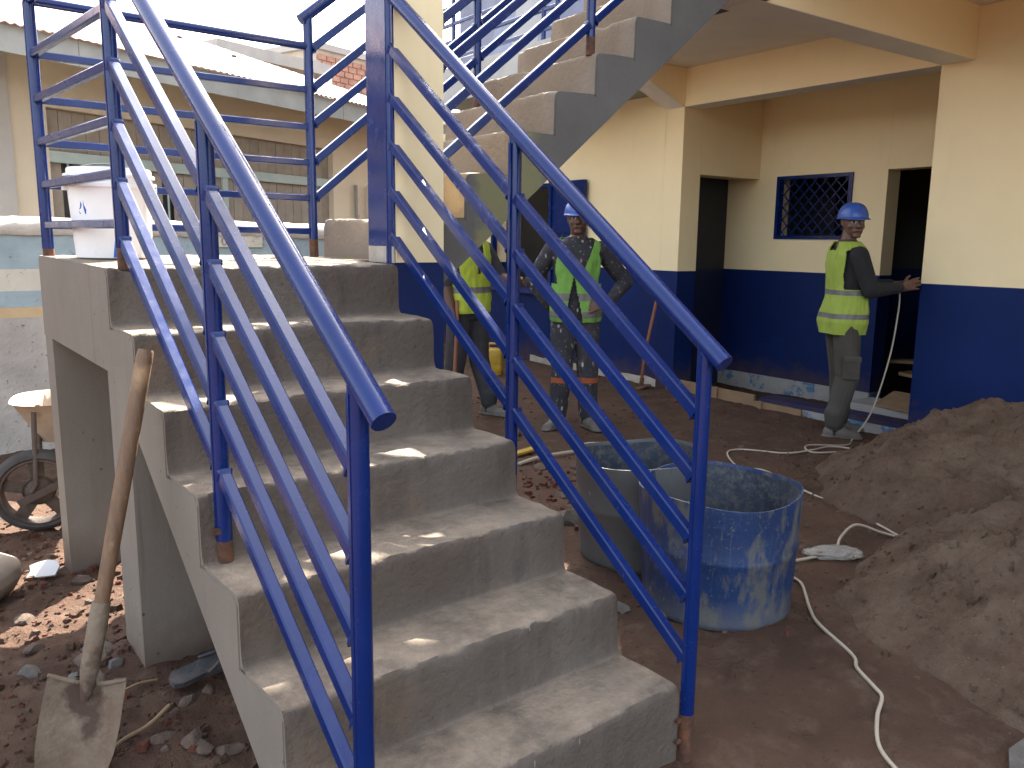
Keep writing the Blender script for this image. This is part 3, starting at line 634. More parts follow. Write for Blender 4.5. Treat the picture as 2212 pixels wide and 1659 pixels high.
tag(MB().tube(spline(cc), .0066, 8).build('electric_cable', cable_m, smooth=True), 'cream cable running from behind the blue barrel to the bottom edge', 'cable')
bm = bmesh.new(); bmesh.ops.create_icosphere(bm, subdivisions=4, radius=1)
for v in bm.verts:
    p = v.co.copy(); k = 1+.22*fbm(p, 2.3, 3)+.13*nz(p, 7, 1)
    v.co = V(p.x*.135*k, p.y*.055*k, max(-.01, p.z*.038*k)) 
me = bpy.data.meshes.new('wrapped_joint'); bm.to_mesh(me); bm.free()
o = obj('wrapped_joint', me, bagm, ang=30); o.location = (2.70, .885, gz(2.7, .885)+.02); o.rotation_euler = (0, 0, -.62)
tag(o, 'cable joint wrapped in crumpled clear plastic beside the barrel', 'cable joint')

# ------------------------------------------------------------------ shovel leaning on the stair
sv = thing('shovel', 'long-handled shovel with cement-caked blade leaning against the stair', 'shovel', (-.44, 1.17, 0))
top, tip = V(-.118, 1.245, 1.118), V(-.415, 1.085, -.03)
ax = (top-tip).normalized(); L = (top-tip).length
side = ax.cross(V(.40, .86, .2)).normalized(); nrm = side.cross(ax).normalized()
if nrm.dot(V(-.6, -1, .6)) < 0: nrm = -nrm; side = -side
def SP(l, s, n): return tip + ax*l + side*s + nrm*n
sock = .31
MB().tube([SP(sock+.14, 0, .010), SP(sock+.30, .001, .011), SP(L*.66, .001, .012), SP(L-.03, .0, .012), SP(L-.006, .0, .012), SP(L, .0, .012)], [.0185, .0205, .022, .0225, .0215, .019], 16).build('handle', wood, sv, ang=60)
MB().tube([SP(sock-.06, 0, .004), SP(sock+.02, 0, .009), SP(sock+.15, 0, .011), SP(sock+.20, 0, .012)], [.012, .024, .0255, .0235], 16).build('socket', shov, sv, ang=60)
rows = []
for l, w in ((0, .016), (.008, .045), (.025, .066), (.06, .084), (.12, .096), (.19, .099), (.27, .097), (.292, .096)):
    r = []
    for k in range(17):
        u = k/8-1; r.append((u*w, l + .02*(abs(u)**2)*(1 if l > .26 else 0), -.020*(1-u*u)*.6+.018*u*u + .002*cos(u*18)*max(0, 1-abs(u)*3) + .012*max(0, .12-l)/.12))
    rows.append(r)
fr = [[SP(l, s, n) for s, l, n in r] for r in rows]; bk_ = [[SP(l, s, n-.004) for s, l, n in r] for r in rows]
mb = MB(); mb.loft([a + list(reversed(b)) for a, b in zip(fr, bk_)]); mb.build('blade', shov, sv, ang=50)
for sg in (-1, 1): MB().tube([SP(.29, sg*.022, -.006), SP(.296, sg*.05, -.001), SP(.312, sg*.097, .016)], [.006, .007, .005], 8).build('foot_tread', shov, sv, ang=60)

# ------------------------------------------------------------------ wheelbarrow behind the pier
wb = thing('wheelbarrow', 'rusty wheelbarrow with dusty tyre behind the landing pier', 'wheelbarrow', (-.30, 3.25, 0))
wc = V(-.215, 3.30, .205); wa = V(.20, .97, .12).normalized(); wx = wa.cross(V(0,0,1)).normalized(); wz = wx.cross(wa)
def ringp(r, off, n=48): return [wc + (wx*cos(2*pi*k/n)+wz*sin(2*pi*k/n))*r + wa*off for k in range(n)]
dullrust = mat('dull_rusty_steel', (.070, .050, .040), .8, var=.3, vs=20, bump=.4, bs=80)
wt = MB().loft([ringp(.165, -.026), ringp(.178, -.040), ringp(.195, -.036), ringp(.206, -.018), ringp(.208, 0), ringp(.206, .018), ringp(.195, .036), ringp(.178, .040), ringp(.165, .026)], cap=False).build('wheel', tyre_m, wb, ang=60)
MB().loft([ringp(.168, -.030), ringp(.160, -.034), ringp(.150, -.016), ringp(.148, .016), ringp(.168, .03)], cap=False).build('rim', dullrust, wt, ang=50)
mbw = MB().loft([ringp(.07, -.016), ringp(.075, 0), ringp(.03, -.03), ringp(.001, -.03)], cap=False)
mbw.build('hub', dullrust, wt, ang=50)
for k in range(5):
    a = 2*pi*k/5+.35; d = wx*cos(a)+wz*sin(a); e2 = wa.cross(d)
    MB().cbox(wc+d*.108, d*.045, e2*.030, wa*.004).build('spoke', dullrust, wt)
MB().cbox(wc-wa*.045+wx*.03+V(0,0,.01), (wx*.9+wz*.42).normalized()*.13, (wz*.9-wx*.42).normalized()*.018, wa*.003).build('axle_bracket', dullrust, wb)
sl_ = wc-wa*.05
MB().tube([sl_+wx*(-.03)+V(0,0,.01), sl_+wx*-.005+V(0,0,.05), sl_+wx*.005+V(0,0,.30), sl_+V(.01,0,.40)], .012, 8).build('strut', dullrust, wb, ang=50)
MB().tube([sl_+wa*.12+wx*.01+V(0,0,.05), sl_+wa*.12+V(.015,0,.40)], .010, 8).build('strut', dullrust, wb, ang=50)
tc = wc+V(.21, .14, .42)
def trr(hx, hy, z, n=28, p=3.2):
    r = []
    for k in range(n):
        a = 2*pi*k/n; cx, sy = cos(a), sin(a); r.append(tc + wx*(hx*math.copysign(abs(cx)**(2/p), cx)) + V(-wx.y, wx.x, 0)*(hy*math.copysign(abs(sy)**(2/p), sy)) + V(0,0,z))
    return r
MB().loft([trr(.17, .14, -.20), trr(.235, .19, -.08), trr(.28, .235, .0), trr(.29, .245, .004), trr(.27, .225, -.008), trr(.225, .185, -.085), trr(.16, .13, -.19)]).build('tray', mat('rusty_tray', (0.2940, 0.2310, 0.1680), .6, var=.25, vs=9, bump=.2, bs=50), wb, ang=50)
MB().tube([tc+wx*-.2+V(0,0,-.2), tc+wx*.4+V(0,0,-.16), tc+wx*.9+V(0,0,-.06)], .014, 8).build('handle', rust, wb, ang=50)

# ------------------------------------------------------------------ paint bucket on the landing
bc = M(.20, 2.40, 1.342)
pb = thing('paint_bucket', 'large white plastic bucket with blue paint drips on the landing', 'bucket', bc)
MB().lathe([(.001, 0.0000), (.130, 0.0000), (.135, 0.0035), (.150, 0.2640), (.158, 0.2658), (.158, 0.2798), (.152, 0.2816), (.153, 0.3036), (.162, 0.3054), (.162, 0.3150), (.150, 0.3186), (.150, 0.3326), (.146, 0.3388), (.143, 0.3300), (.14, 0.1760), (.125, 0.0176), (.001, 0.0176)], bc, 48).build('pail', white, pb, ang=40)
for sg in (-1, 1): MB().cbox(bc+V(sg*.155, 0, .272), V(.012,0,0), V(0,.02,0), V(0,0,.018)).build('handle_ear', white, pb)
MB().tube([bc+V(.16*cos(a), .10*sin(a)*0-.02+.16*sin(a)*.6,   .272+.09*sin(a)) for a in [pi*k/16 for k in range(17)]], .0035, 6).build('handle', rubber, pb, smooth=True)
def decal(a0, z0, pts, name):                       # paint runs lying on the pail wall
    R = lambda z: .1362+(.150-.135)*max(0, z)/.30
    vs = []
    for da, z in pts:
        a = a0+da; r = R(z); vs.append(bc+V(r*cos(a), r*sin(a), z))
    ctr = sum(vs, V(0,0,0))/len(vs); vi = [v+(v-bc-V(0,0,v.z-bc.z)).normalized()*-.004 for v in vs]
    n = len(vs); MB().add(vs+vi, [tuple(range(n)), tuple(range(2*n-1, n-1, -1))]+[(i, (i+1) % n, (i+1) % n+n, i+n) for i in range(n)]).build(name, bluep, pb)
va = atan2(-1.19-bc.y, -.63-bc.x)
decal(va+.10, 0, [(-.13, .005), (.10, .005), (.08, .05), (.05, .09), (.0, .115), (-.03, .13), (-.05, .09), (-.09, .05)], 'paint_run')
decal(va-.75, 0, [(-.10, .165), (.10, .165), (.12, .18), (.06, .20), (.05, .215), (.0, .20), (-.04, .212), (-.07, .19), (-.12, .18)], 'paint_dab')

# ------------------------------------------------------------------ small things on the ground
def lump(name, loc, size, m, seed, sub=2, flat=1., rot=0, jag=.5):
    b = bmesh.new(); bmesh.ops.create_icosphere(b, subdivisions=sub, radius=1)
    for v in b.verts:
        p = v.co.copy(); k = 1+jag*.5*nz(p, 1.1, seed)+jag*.35*nz(p, 2.4, seed*2); p = p*k
        for q in ((.8, .5, .3), (-.5, .7, .5), (-.2, -.8, .55), (.3, -.4, .85)):
            n = Vector((q[0]*cos(seed)-q[1]*sin(seed), q[0]*sin(seed)+q[1]*cos(seed), q[2])); d = p.dot(n)-.62
            if d > 0: p -= n*d
        v.co = V(p.x*size[0], p.y*size[1], p.z*size[2])
    me = bpy.data.meshes.new(name); b.to_mesh(me); b.free()
    o = obj(name, me, m, ang=28); o.location = loc; o.rotation_euler = (random.uniform(-.2, .2), random.uniform(-.2, .2), rot); return o
G1 = 'loose stones beside the shovel and pier'
for i, (x, y, s) in enumerate(((-.215, 1.83, .055), (-.20, 1.74, .045), (-.255, 1.78, .05), (-.19, 1.66, .035), (-.26, 1.60, .045), (-.20, 1.52, .05), (-.31, 1.68, .03), (-.16, 2.50, .05), (-.40, 2.2, .05), (-.43, 1.78, .045), (-.40, 1.93, .04))):
    tag(lump('stone', (x, y, gz(x, y)+s*.15), (s, s*.72, s*.5), stone_m if i % 3 else stone_g, i*1.7, rot=i*1.3), 'rough broken stone on the earth between the shovel and the pier', 'stone', G1)
G2 = 'flat stones under the stair at the bottom edge'
for i, (x, y, s) in enumerate(((-.165, 1.13, .045), (-.10, 1.06, .05), (-.085, 1.02, .04), (-.02, .99, .05), (-.05, 1.30, .04), (.02, 1.33, .035), (-.10, 1.27, .035), (.13, 1.25, .03))):
    tag(lump('stone', (x, y, gz(x, y)+s*.2), (s, s*.6, s*.35), stone_m, 20+i*1.7, rot=i*.9), 'flat chipped stone on dark earth below the stair soffit', 'stone', G2)
G3 = 'rubble behind the right railing'
for i, (x, y, s) in enumerate(((2.05, 1.98, .12), (2.52, 2.85, .06), (2.62, 2.6, .05), (2.4, 2.5, .05), (2.9, 3.7, .09), (2.7, 3.5, .07), (3.3, 4.3, .06), (2.72, 2.75, .045), (1.52, 1.05, .05), (1.62, .92, .045), (3.05, 3.1, .04), (2.25, 2.3, .05))):
    tag(lump('stone', (x, y, gz(x, y)+s*.2), (s, s*.75, s*.45), stone_g if i in (0, 8, 9) else stone_m, 40+i*2.1, rot=i), 'piece of rubble on the earth between the stair and the barrels', 'stone', G3)
tag(lump('stone', (3.35, .72, gz(3.35, .72)+.03), (.10, .045, .04), stone_g, 71, rot=.4), 'grey stone between the two sand heaps', 'stone')
# scattered gravel, chips and clods: uncountable
mbg = {0: MB(), 1: MB(), 2: MB()}
rg = random.Random(5)
def chip(x, y, s, k, z=None):
    z = gz(x, y) if z is None else z; a = rg.uniform(0, 6.28); vs = []
    for i in range(5):
        b = a+i*1.257+rg.uniform(-.3, .3); r = s*rg.uniform(.6, 1.1); vs.append((x+r*cos(b), y+r*sin(b)*.7, z-.004))
    t = [(p[0]*.7+x*.3+rg.uniform(-.2, .2)*s, p[1]*.7+y*.3, z+s*rg.uniform(.25, .7)) for p in vs]
    mbg[k].add(vs+t, [(5,6,7,8,9)]+[(i, (i+1) % 5, (i+1) % 5+5, i+5) for i in range(5)])
for _ in range(5200):
    if rg.random() < .62: x, y = rg.uniform(-.75, .6), rg.uniform(.7, 3.6)
    else: x, y = rg.uniform(1.3, 5.3), rg.uniform(.2, 5.6)
    if 2.2 < x and y < 1.7 and rg.random() < .8: continue
    chip(x, y, min(.034, rg.expovariate(1/.0065)+.003), rg.choice((0, 1, 1, 1, 1, 2)) if x < 1.2 else rg.choice((0, 1, 1, 2)))
for _ in range(120): 
    x, y = rg.gauss(2.35, .25), rg.gauss(2.25, .3); chip(x, y, rg.uniform(.01, .035), 2)
mbg[3] = MB()
for _ in range(2600):
    v = rg.choice(HEAPV); chip(v[0], v[1], min(.035, rg.expovariate(1/.006)+.004), 3, v[2])
for _ in range(700):
    x, y = rg.uniform(1.9, 4.6), rg.uniform(-.3, 2.2); chip(x, y, rg.uniform(.004, .02), 3)
for k, (nm, m) in enumerate((('gravel', stone_m), ('earth_clods', ground_m), ('brick_chips', red_m), ('sand_clods', sand))):
    o = mbg[k].build(nm, m); struct(o, 'stuff')
    o['label'] = ('pale stone chips scattered over the earth', 'small clods of red earth lying on the ground', 'red brick crumbs scattered beside the stair', 'crumbly clods of sand over the heaps and their foot')[k]; o['category'] = ('gravel', 'earth', 'brick chips', 'sand')[k]
# broken white tile, cement sack, sandal, sticks, sheet
pl = [(-.062, -.035), (.055, -.045), (.066, .0), (.05, .03), (.01, .045), (-.03, .04), (-.06, .03), (-.05, 0)]
o = MB().extr([(x, y, 0) for x, y in pl], (0, 0, .008)).build('broken_tile', ceram); o.location = (-.285, 2.64, gz(-.285, 2.64)+.03); o.rotation_euler = (.55, -.15, -.45)
tag(o, 'broken piece of white ceramic tile on the earth by the pier', 'tile')
b = bmesh.new(); bmesh.ops.create_cube(b, size=2); bmesh.ops.subdivide_edges(b, edges=b.edges, cuts=9, use_grid_fill=True)
for v in b.verts:
    p = v.co.copy(); rx, ry = 1-.16*abs(p.y)**4, 1-.12*abs(p.x)**4
    e3 = (1-abs(p.x)**5)*(1-abs(p.y)**5); z = p.z*(.02+.075*e3**.5); n = fbm(p, 1.3, 4)*.014
    v.co = V(p.x*.33*rx, p.y*.21*ry, z+n+.07)
me = bpy.data.meshes.new('cement_sack'); b.to_mesh(me); b.free()
o = obj('cement_sack', me, paper, ang=60); o.location = (-.70, 2.50, gz(-.7, 2.5)); o.rotation_euler = (0, -.16, .55); tag(o, 'brown paper cement sack lying at the left edge', 'sack')
sn = thing('sandal', 'worn black flip-flop lying on rubble under the stair', 'sandal', (.03, 1.42, .02))
so_ = [(-.125, -.028), (-.10, -.038), (-.03, -.034), (.05, -.045), (.10, -.042), (.13, -.015), (.125, .02), (.09, .042), (.03, .04), (-.05, .03), (-.11, .032), (-.13, .005)]
TR = Matrix.Translation((.045, 1.40, gz(.045, 1.4)+.04)) @ Matrix.Rotation(.15, 4, 'Z') @ Matrix.Rotation(.25, 4, 'X') @ Matrix.Rotation(-.1, 4, 'Y')
MB().extr([TR @ V(x, y, 0) for x, y in so_], TR.to_3x3() @ V(0, 0, .018)).build('sole', rubber, sn)
for sg in (-1, 1): MB().tube([TR @ V(.075, 0, .016), TR @ V(.05, sg*.018, .035), TR @ V(-.02, sg*.04, .02)], [.004, .006, .005], 6).build('strap', rubber, sn, smooth=True)
o = MB().tube(spline([gp(-.345, 1.10, .01), gp(-.27, 1.16, .015), gp(-.19, 1.185, .02), gp(-.12, 1.22, .03)]), [.006]*24+[.004], 6).build('dry_stick', plank, smooth=True); tag(o, 'pale dry stick lying beside the shovel blade', 'stick')
o = MB().tube(spline([gp(-.23, 1.44, .01), gp(-.16, 1.46, .012), gp(-.10, 1.47, .015)]), .004, 6).build('dry_stick', plank, smooth=True); tag(o, 'short dry twig above the sandal stones', 'stick')
o = MB().tube(spline([gp(2.42, 2.95, .015), gp(2.65, 3.0, .02), gp(2.98, 3.02, .015)]), .012, 8).build('pale_stick', cable_m, smooth=True); tag(o, 'pale stick on the earth behind the right railing', 'stick')
o = MB().cbox(gp(2.62, 3.17, .02), V(.12,.03,.0), V(-.008,.03,0), V(0,0,.008)).build('yellow_scrap', jerry); tag(o, 'yellow plastic scrap on the earth beside the pale stick', 'scrap')
o = MB().extr([gp(1.62, -.36, .012), gp(1.90, -.42, .01), gp(1.95, -.27, .01), gp(1.80, -.275, .014)], (0, 0, .004)).build('pale_sheet', stone_g); tag(o, 'thin grey sheet on the ground in the bottom right corner', 'sheet')
# formwork boards along the porch edge
for i, (y0, y1, z1) in enumerate(((2.93, 3.42, .055), (3.425, 3.93, .105), (3.935, 4.50, .11))):
    o = MB().box(5.335+.01*i, 5.36+.01*i, y0, y1, -.06, z1).build('formwork_board', plank)
    tag(o, ('short low formwork board at the white end of the kerb', 'middle formwork board of the three along the porch edge', 'formwork board nearest the passage doorway')[i], 'board', 'formwork boards along the porch edge')
    MB().box(5.315+.01*i, 5.334+.01*i, y1-.10, y1-.06, -.06, z1+.01).build('stake', plank, o)
o = MB().cbox((6.3, 2.55, .08), V(.02, .22, .0), V(.12, -.02, .05), V(0, 0, .012)).build('plank_scrap', plank); tag(o, 'scrap plank inside the open doorway', 'plank')
for i, (x, y, z, a) in enumerate(((6.95, 2.5, .2, .3), (7.1, 2.7, .35, -.4), (7.2, 2.45, .5, .2))):
    o = MB().cbox((x, y, z), V(.05*cos(a), .5*cos(a), .1*sin(a)), V(.1, 0, 0), V(0, 0, .015)).build('plank_scrap', plank); tag(o, 'dim plank piled inside the doorway behind the worker', 'plank', 'planks in the dark room')
# jerrycan and leaning hoe
jc = thing('jerrycan', 'dirty yellow plastic jerrycan on the earth by the blue wall', 'jerrycan', (4.38, 6.10, 0))
mbj = MB(); JX, JY = V(.81, -.585, 0), V(.585, .81, 0)
def jr(hx, hy, z, n=20, p=5):
    return [V(4.38, 6.10, z)+JX*(hx*math.copysign(abs(cos(2*pi*k/n))**(2/p), cos(2*pi*k/n)))+JY*(hy*math.copysign(abs(sin(2*pi*k/n))**(2/p), sin(2*pi*k/n))) for k in range(n)]
mbj.loft([jr(.09, .07, -.01), jr(.10, .08, .01), jr(.10, .08, .10), jr(.095, .078, .12), jr(.10, .08, .14), jr(.10, .08, .25), jr(.09, .07, .275), jr(.05, .035, .29)]).build('body', jerry, jc, ang=40)
MB().tube([V(4.38,6.10,.28)+JX*-.07, V(4.38,6.10,.335)+JX*-.04, V(4.38,6.10,.335)+JX*.04, V(4.38,6.10,.28)+JX*.07], .013, 8).build('handle', jerry, jc, smooth=True)
MB().lathe([(.02, .27), (.02, .32), (.001, .322)], V(4.38,6.10,0)+JX*.075, 14).build('cap', jerry, jc, ang=40)
he = thing('hoe', 'hoe with reddish wooden handle leaning upright against the blue wall', 'hoe', (5.2, 4.66, 0))
MB().tube([(5.17, 4.66, .0), (5.22, 4.665, .35), (5.33, 4.66, .8), (5.38, 4.665, 1.0)], [.016, .017, .018, .016], 10).build('handle', redwood, he, smooth=True)
MB().cbox((5.13, 4.60, .02), V(.02, .07, -.01), V(.06, -.015, .02), V(0, 0, .004)).build('blade', rust, he)
MB().tube([(5.165, 4.66, -.03), (5.19, 4.662, .10)], .022, 10).build('socket', rust, he, smooth=True)
# things stored on the terrace beyond the railing
for i, (y, w, h, lean, m) in enumerate(((5.45, .7, .9, .25, panelg), (6.15, .6, .75, .15, fasc), (6.72, .5, .95, .3, panelg))):
    o = MB().cbox((4.75+.1*i, y, 3.2+h/2), V(0, w/2, 0), V(lean*h/2, 0, h/2), V(.015, 0, 0)).build('metal_sheet', m)
    tag(o, ('blue-grey metal sheet leaning on the terrace, nearest of three', 'pale zinc sheet leaning between two blue-grey ones on the terrace', 'blue-grey metal sheet leaning on the terrace, farthest of three')[i], 'sheet', 'metal sheets on the terrace')

# ------------------------------------------------------------------ people
skin_m = mat('brown_skin', (0.1000, 0.0496, 0.0304), .5, var=.12, vs=20, space='obj')
hair_m = mat('black_hair', (.012, .010, .009), .6, var=.2)
lip_m = mat('lips', (.115, .048, .038), .5, var=.05)
eyew = mat('eye_white', (.42, .38, .33), .3, var=.02); eyed = mat('eye_dark', (.012, .008, .006), .2, var=.05)
def f_splat(b, v, c, P):
    a = b.ramp(b.vor(b.mapv(v, (1, 1, .45)), 24), .26, .16); g = b.ramp(b.noise(v, 8, 3), .46, .54)
    c = b.mix(b.ramp(b.noise(b.mapv(v, (1, 1, .6)), 11, 4, .7), .58, .66), c, (.085, .08, .07))
    c = b.mix(b.math('MULTIPLY', a, g), c, (.38, .37, .34))
    return b.mix(b.ramp(b.noise(v, 46, 4, .7), .62, .68), c, (.26, .25, .23))
splat = mat('paint_splattered_cloth', (.028, .028, .036), .9, var=.3, vs=9, bump=.9, bs=15, fn=f_splat, space='obj')
black = mat('black_cloth', (.012, .012, .014), .9, var=.3, vs=9, bump=.7, bs=14, space='obj')
darkgrey = mat('dark_grey_cloth', (.030, .030, .034), .9, var=.25, vs=7, bump=.8, bs=13, space='obj')
khaki = mat('dusty_grey_trousers', (0.0520, 0.0460, 0.0380), .92, var=.22, vs=6, bump=.9, bs=13, space='obj')
def f_dirt(b, v, c, P): return b.mix(b.math('MULTIPLY', b.ramp(b.noise(v, 13, 6, .7), .52, .70), .55), c, (.16, .19, .09))
vestg = mat('green_vest_fabric', (0.1440, 0.3312, 0.0540), .8, var=.10, vs=6, bump=.8, bs=13, fn=f_dirt, space='obj')
vesty = mat('yellow_vest_fabric', (0.3400, 0.4216, 0.0374), .8, var=.08, vs=5, bump=.7, bs=12, space='obj')
vestl = mat('lime_vest_fabric', (0.2760, 0.3600, 0.0510), .8, var=.08, vs=5, bump=.6, bs=11, space='obj')
refl = mat('grey_reflective_band', (0.1200, 0.1170, 0.1110), .5, var=.15, vs=12, space='obj')
orange = mat('orange_patch', (0.2800, 0.0750, 0.0250), .8, var=.15, vs=12, space='obj')
boot = mat('dusty_boot', (0.1100, 0.0963, 0.0825), .85, var=.25, vs=12, bump=.4, bs=40, space='obj')
sockm = mat('black_sock', (.015, .014, .014), .9, var=.2)
helm = mat('blue_helmet', (0.0263, 0.0788, 0.3150), .35, var=.1, vs=8, space='obj')
bandr = mat('red_bracelet', (.55, .03, .03), .5, var=.1)

def capsule(mb, a, b, ra, rb, seg=14, sq=1., up=None):
    """tapered limb with round ends; sq squeezes it along 'up'"""
    a = Vector(a); b = Vector(b); d = b-a; L = d.length; t = d.normalized() if L > 1e-6 else V(0,0,1)
    up = Vector(up) if up else (V(0,1,0) if abs(t.y) < .9 else V(0,0,1))
    x = t.cross(up).normalized(); y = x.cross(t).normalized(); R = []
    for k in range(1, 5): q = -pi/2+pi/2*k/5; R.append((a+t*(ra*sin(q)), ra*cos(q)))
    for k in range(5): R.append((a+d*(k/4), ra+(rb-ra)*k/4))
    for k in range(1, 5): q = pi/2*k/5; R.append((b+t*(rb*sin(q)), rb*cos(q)))
    mb.loft([[c+x*(r*cos(2*pi*k/seg))+y*(r*sq*sin(2*pi*k/seg)) for k in range(seg)] for c, r in R])
def ellrings(mb, rings, seg=28, p=2.3):
    """rings: (cx, cy, z, rx, ry)"""
    R = []
    for cx, cy, z, rx, ry in rings:
        R.append([V(cx+rx*math.copysign(abs(cos(a))**(2/p), cos(a)), cy+ry*math.copysign(abs(sin(a))**(2/p), sin(a)), z) for a in [2*pi*k/seg for k in range(seg)]])
    mb.loft(R)
def remesh(mb, name, vox, smooth=3):
    me = mb.mesh(name); o = bpy.data.objects.new(name, me); COL.objects.link(o)
    r = o.modifiers.new('r', 'REMESH'); r.mode = 'VOXEL'; r.voxel_size = vox; r.use_smooth_shade = True
    s_ = o.modifiers.new('s', 'SMOOTH'); s_.factor = .5; s_.iterations = smooth
    dg = bpy.context.evaluated_depsgraph_get(); m2 = bpy.data.meshes.new_from_object(o.evaluated_get(dg)); bpy.data.objects.remove(o); return m2
def segd(P, a, b, ra, rb):
    a = np.array(a); b = np.array(b); d = b-a; t = np.clip(((P-a)@d)/max(1e-9, d@d), 0, 1)
    return np.linalg.norm(P-(a+t[:, None]*d), axis=1)-(ra+(rb-ra)*t)
TORSO = [(0, .01, .80, .135, .095), (0, .005, .88, .165, .115), (0, 0, .96, .168, .115), (0, -.002, 1.04, .160, .108), (0, -.004, 1.12, .162, .108), (0, -.004, 1.22, .176, .115), (0, 0, 1.30, .185, .115), (0, .006, 1.37, .188, .10), (0, .012, 1.42, .165, .085), (0, .016, 1.45, .115, .07), (0, .018, 1.475, .07, .06)]
def hand(prims, w, d, up, out, curl=.5, sp=1.):
    """w wrist, d finger direction, up = back of the hand, out = thumb side; returns finger prims"""
    w, d, up, out = Vector(w), Vector(d).normalized(), Vector(up).normalized(), Vector(out).normalized()
    prims.append((w-d*.015, w+d*.02, .027, .028, .75, up, 'skin'))
    for k in (-1, 0, 1): prims.append((w+d*.02+out*k*.018, w+d*.085+out*k*.024, .018, .016, .8, up, 'skin'))
    for k, (o_, l) in enumerate(((.036, .072), (.013, .082), (-.011, .076), (-.034, .058))):
        b = w+d*.085+out*o_; c1 = (d*cos(curl*.7)-up*sin(curl*.7)+out*o_*1.6*sp).normalized(); c2 = (d*cos(curl*1.6)-up*sin(curl*1.6)+out*o_*1.6*sp).normalized()
        m_ = b+c1*l*.52; prims.append((b, m_, .0095, .009, 1, up, 'skin')); prims.append((m_, m_+c2*l*.5, .009, .0075, 1, up, 'skin'))
    t0 = w+d*.03+out*.028; t1 = t0+(d*.55+out*.75-up*.25).normalized()*.042; prims.append((t0, t1, .014, .0115, 1, up, 'skin')); prims.append((t1, t1+(d*.85+out*.3-up*.3).normalized()*.034, .0115, .009, 1, up, 'skin'))
def person(label, loc, face, head_yaw, pose, mats, vest, helmet_on=True, vest_open=.25, hem=.86, bands=((1.0, 1.05), (.86, .91)), head_tilt=0.):
    """pose: dict with joints in a frame where the person faces -Y and +X is their left"""
    prims = []; mb = MB()
    ellrings(mb, TORSO)
    for sg, K in ((1, 'L'), (-1, 'R')):
        sh, el, wr = [Vector(pose[K+j]) for j in ('sh', 'el', 'wr')]
        prims.append((sh, el, .070, .060, 1, None, 'sleeve')); prims.append((el, wr, .058, .042, 1, None, pose.get('fore', 'sleeve')))
        hand(prims, wr+(wr-el).normalized()*.03, *pose[K+'hand'])
        hp, kn, an = V(sg*.088, .01, .88), Vector(pose[K+'kn']), Vector(pose[K+'an'])
        prims.append((hp, kn, .104, .086, 1, None, 'trouser')); prims.append((kn, an+V(0, 0, .09), .086, .074, 1, None, 'trouser')); prims.append((an+V(0,0,.12), an+V(0,0,.05), .080, .070, 1, None, 'trouser'))
        prims.append((an+V(0,0,.06), an-V(0,0,.03), .045, .047, 1, None, 'sock'))
        fd = Vector(pose.get(K+'foot', (sg*.25, -1, 0))).normalized(); bs_ = V(an.x, an.y, 0)
        prims.append((bs_-fd*.035+V(0,0,.048), bs_+fd*.06+V(0,0,.050), .046, .047, 1, V(0,0,1), 'boot')); prims.append((bs_+fd*.05+V(0,0,.045), bs_+fd*.155+V(0,0,.032), .047, .042, .78, V(0,0,1), 'boot'))
        prims.append((bs_-fd*.045+V(0,0,.016), bs_+fd*.165+V(0,0,.016), .048, .046, .34, V(0,0,1), 'boot'))
        prims.append((bs_-fd*.02+V(0,0,.05), bs_-fd*.01+V(0,0,.12), .044, .046, 1, None, 'boot'))
    prims.append(((0, .02, 1.44), (0, .0, 1.55), .056, .052, 1, None, 'skin'))
    hc = V(0, -.012, 1.60)                                   # head, turned about the neck
    HR = Matrix.Translation(hc) @ Matrix.Rotation(head_yaw, 4, 'Z') @ Matrix.Rotation(head_tilt, 4, 'X')
    hb = MB()
    ellrings(hb, [(0, -.030, -.108, .022, .022), (0, -.022, -.098, .042, .048), (0, -.012, -.075, .056, .074), (0, -.004, -.045, .065, .088), (0, .0, -.010, .071, .094), (0, .004, .03, .074, .098), (0, .008, .065, .072, .096), (0, .010, .095, .058, .080), (0, .010, .115, .032, .045)], p=2.1)
    capsule(hb, (0, -.086, .018), (0, -.112, -.026), .010, .0145); capsule(hb, (-.014, -.096, -.030), (.014, -.096, -.030), .010, .010)
    capsule(hb, (-.042, -.078, .028), (.042, -.078, .028), .013, .013); capsule(hb, (-.020, -.082, -.058), (.020, -.082, -.058), .012, .012); capsule(hb, (-.014, -.076, -.094), (.014, -.076, -.094), .016, .016)
    for sg in (-1, 1): capsule(hb, (sg*.073, .012, -.02), (sg*.076, .018, .018), .012, .017, sq=.6, up=(1, 0, 0)); capsule(hb, (sg*.040, -.066, -.024), (sg*.046, -.05, -.03), .018, .018)
    mb.add([HR @ Vector(v) for v in hb.v], hb.f)
    for a, b, ra, rb, sq, up, tg in prims: capsule(mb, a, b, ra, rb, sq=sq, up=up)
    me = remesh(mb, 'person', .0062)
    ml = [mats['shirt'], skin_m, mats['trouser'], boot, sockm, hair_m, lip_m, eyew, eyed, mats.get('patch', orange)]
    for m in ml: me.materials.append(m)
    n = len(me.polygons); Pc = np.empty(n*3); me.polygons.foreach_get('center', Pc); Pc = Pc.reshape(-1, 3)
    best = np.full(n, 9.); idx = np.zeros(n, int)
    tz = [r[2] for r in TORSO]; rx = np.interp(Pc[:, 2], tz, [r[3] for r in TORSO]); ry = np.interp(Pc[:, 2], tz, [r[4] for r in TORSO])
    td = (np.sqrt((Pc[:, 0]/rx)**2+(Pc[:, 1]/ry)**2)-1)*.11; td[(Pc[:, 2] < .80) | (Pc[:, 2] > 1.47)] = 9
    best = td.copy(); idx[:] = 0; idx[Pc[:, 2] < .97] = 2
    code = {'sleeve': 0, 'skin': 1, 'trouser': 2, 'boot': 3, 'sock': 4}
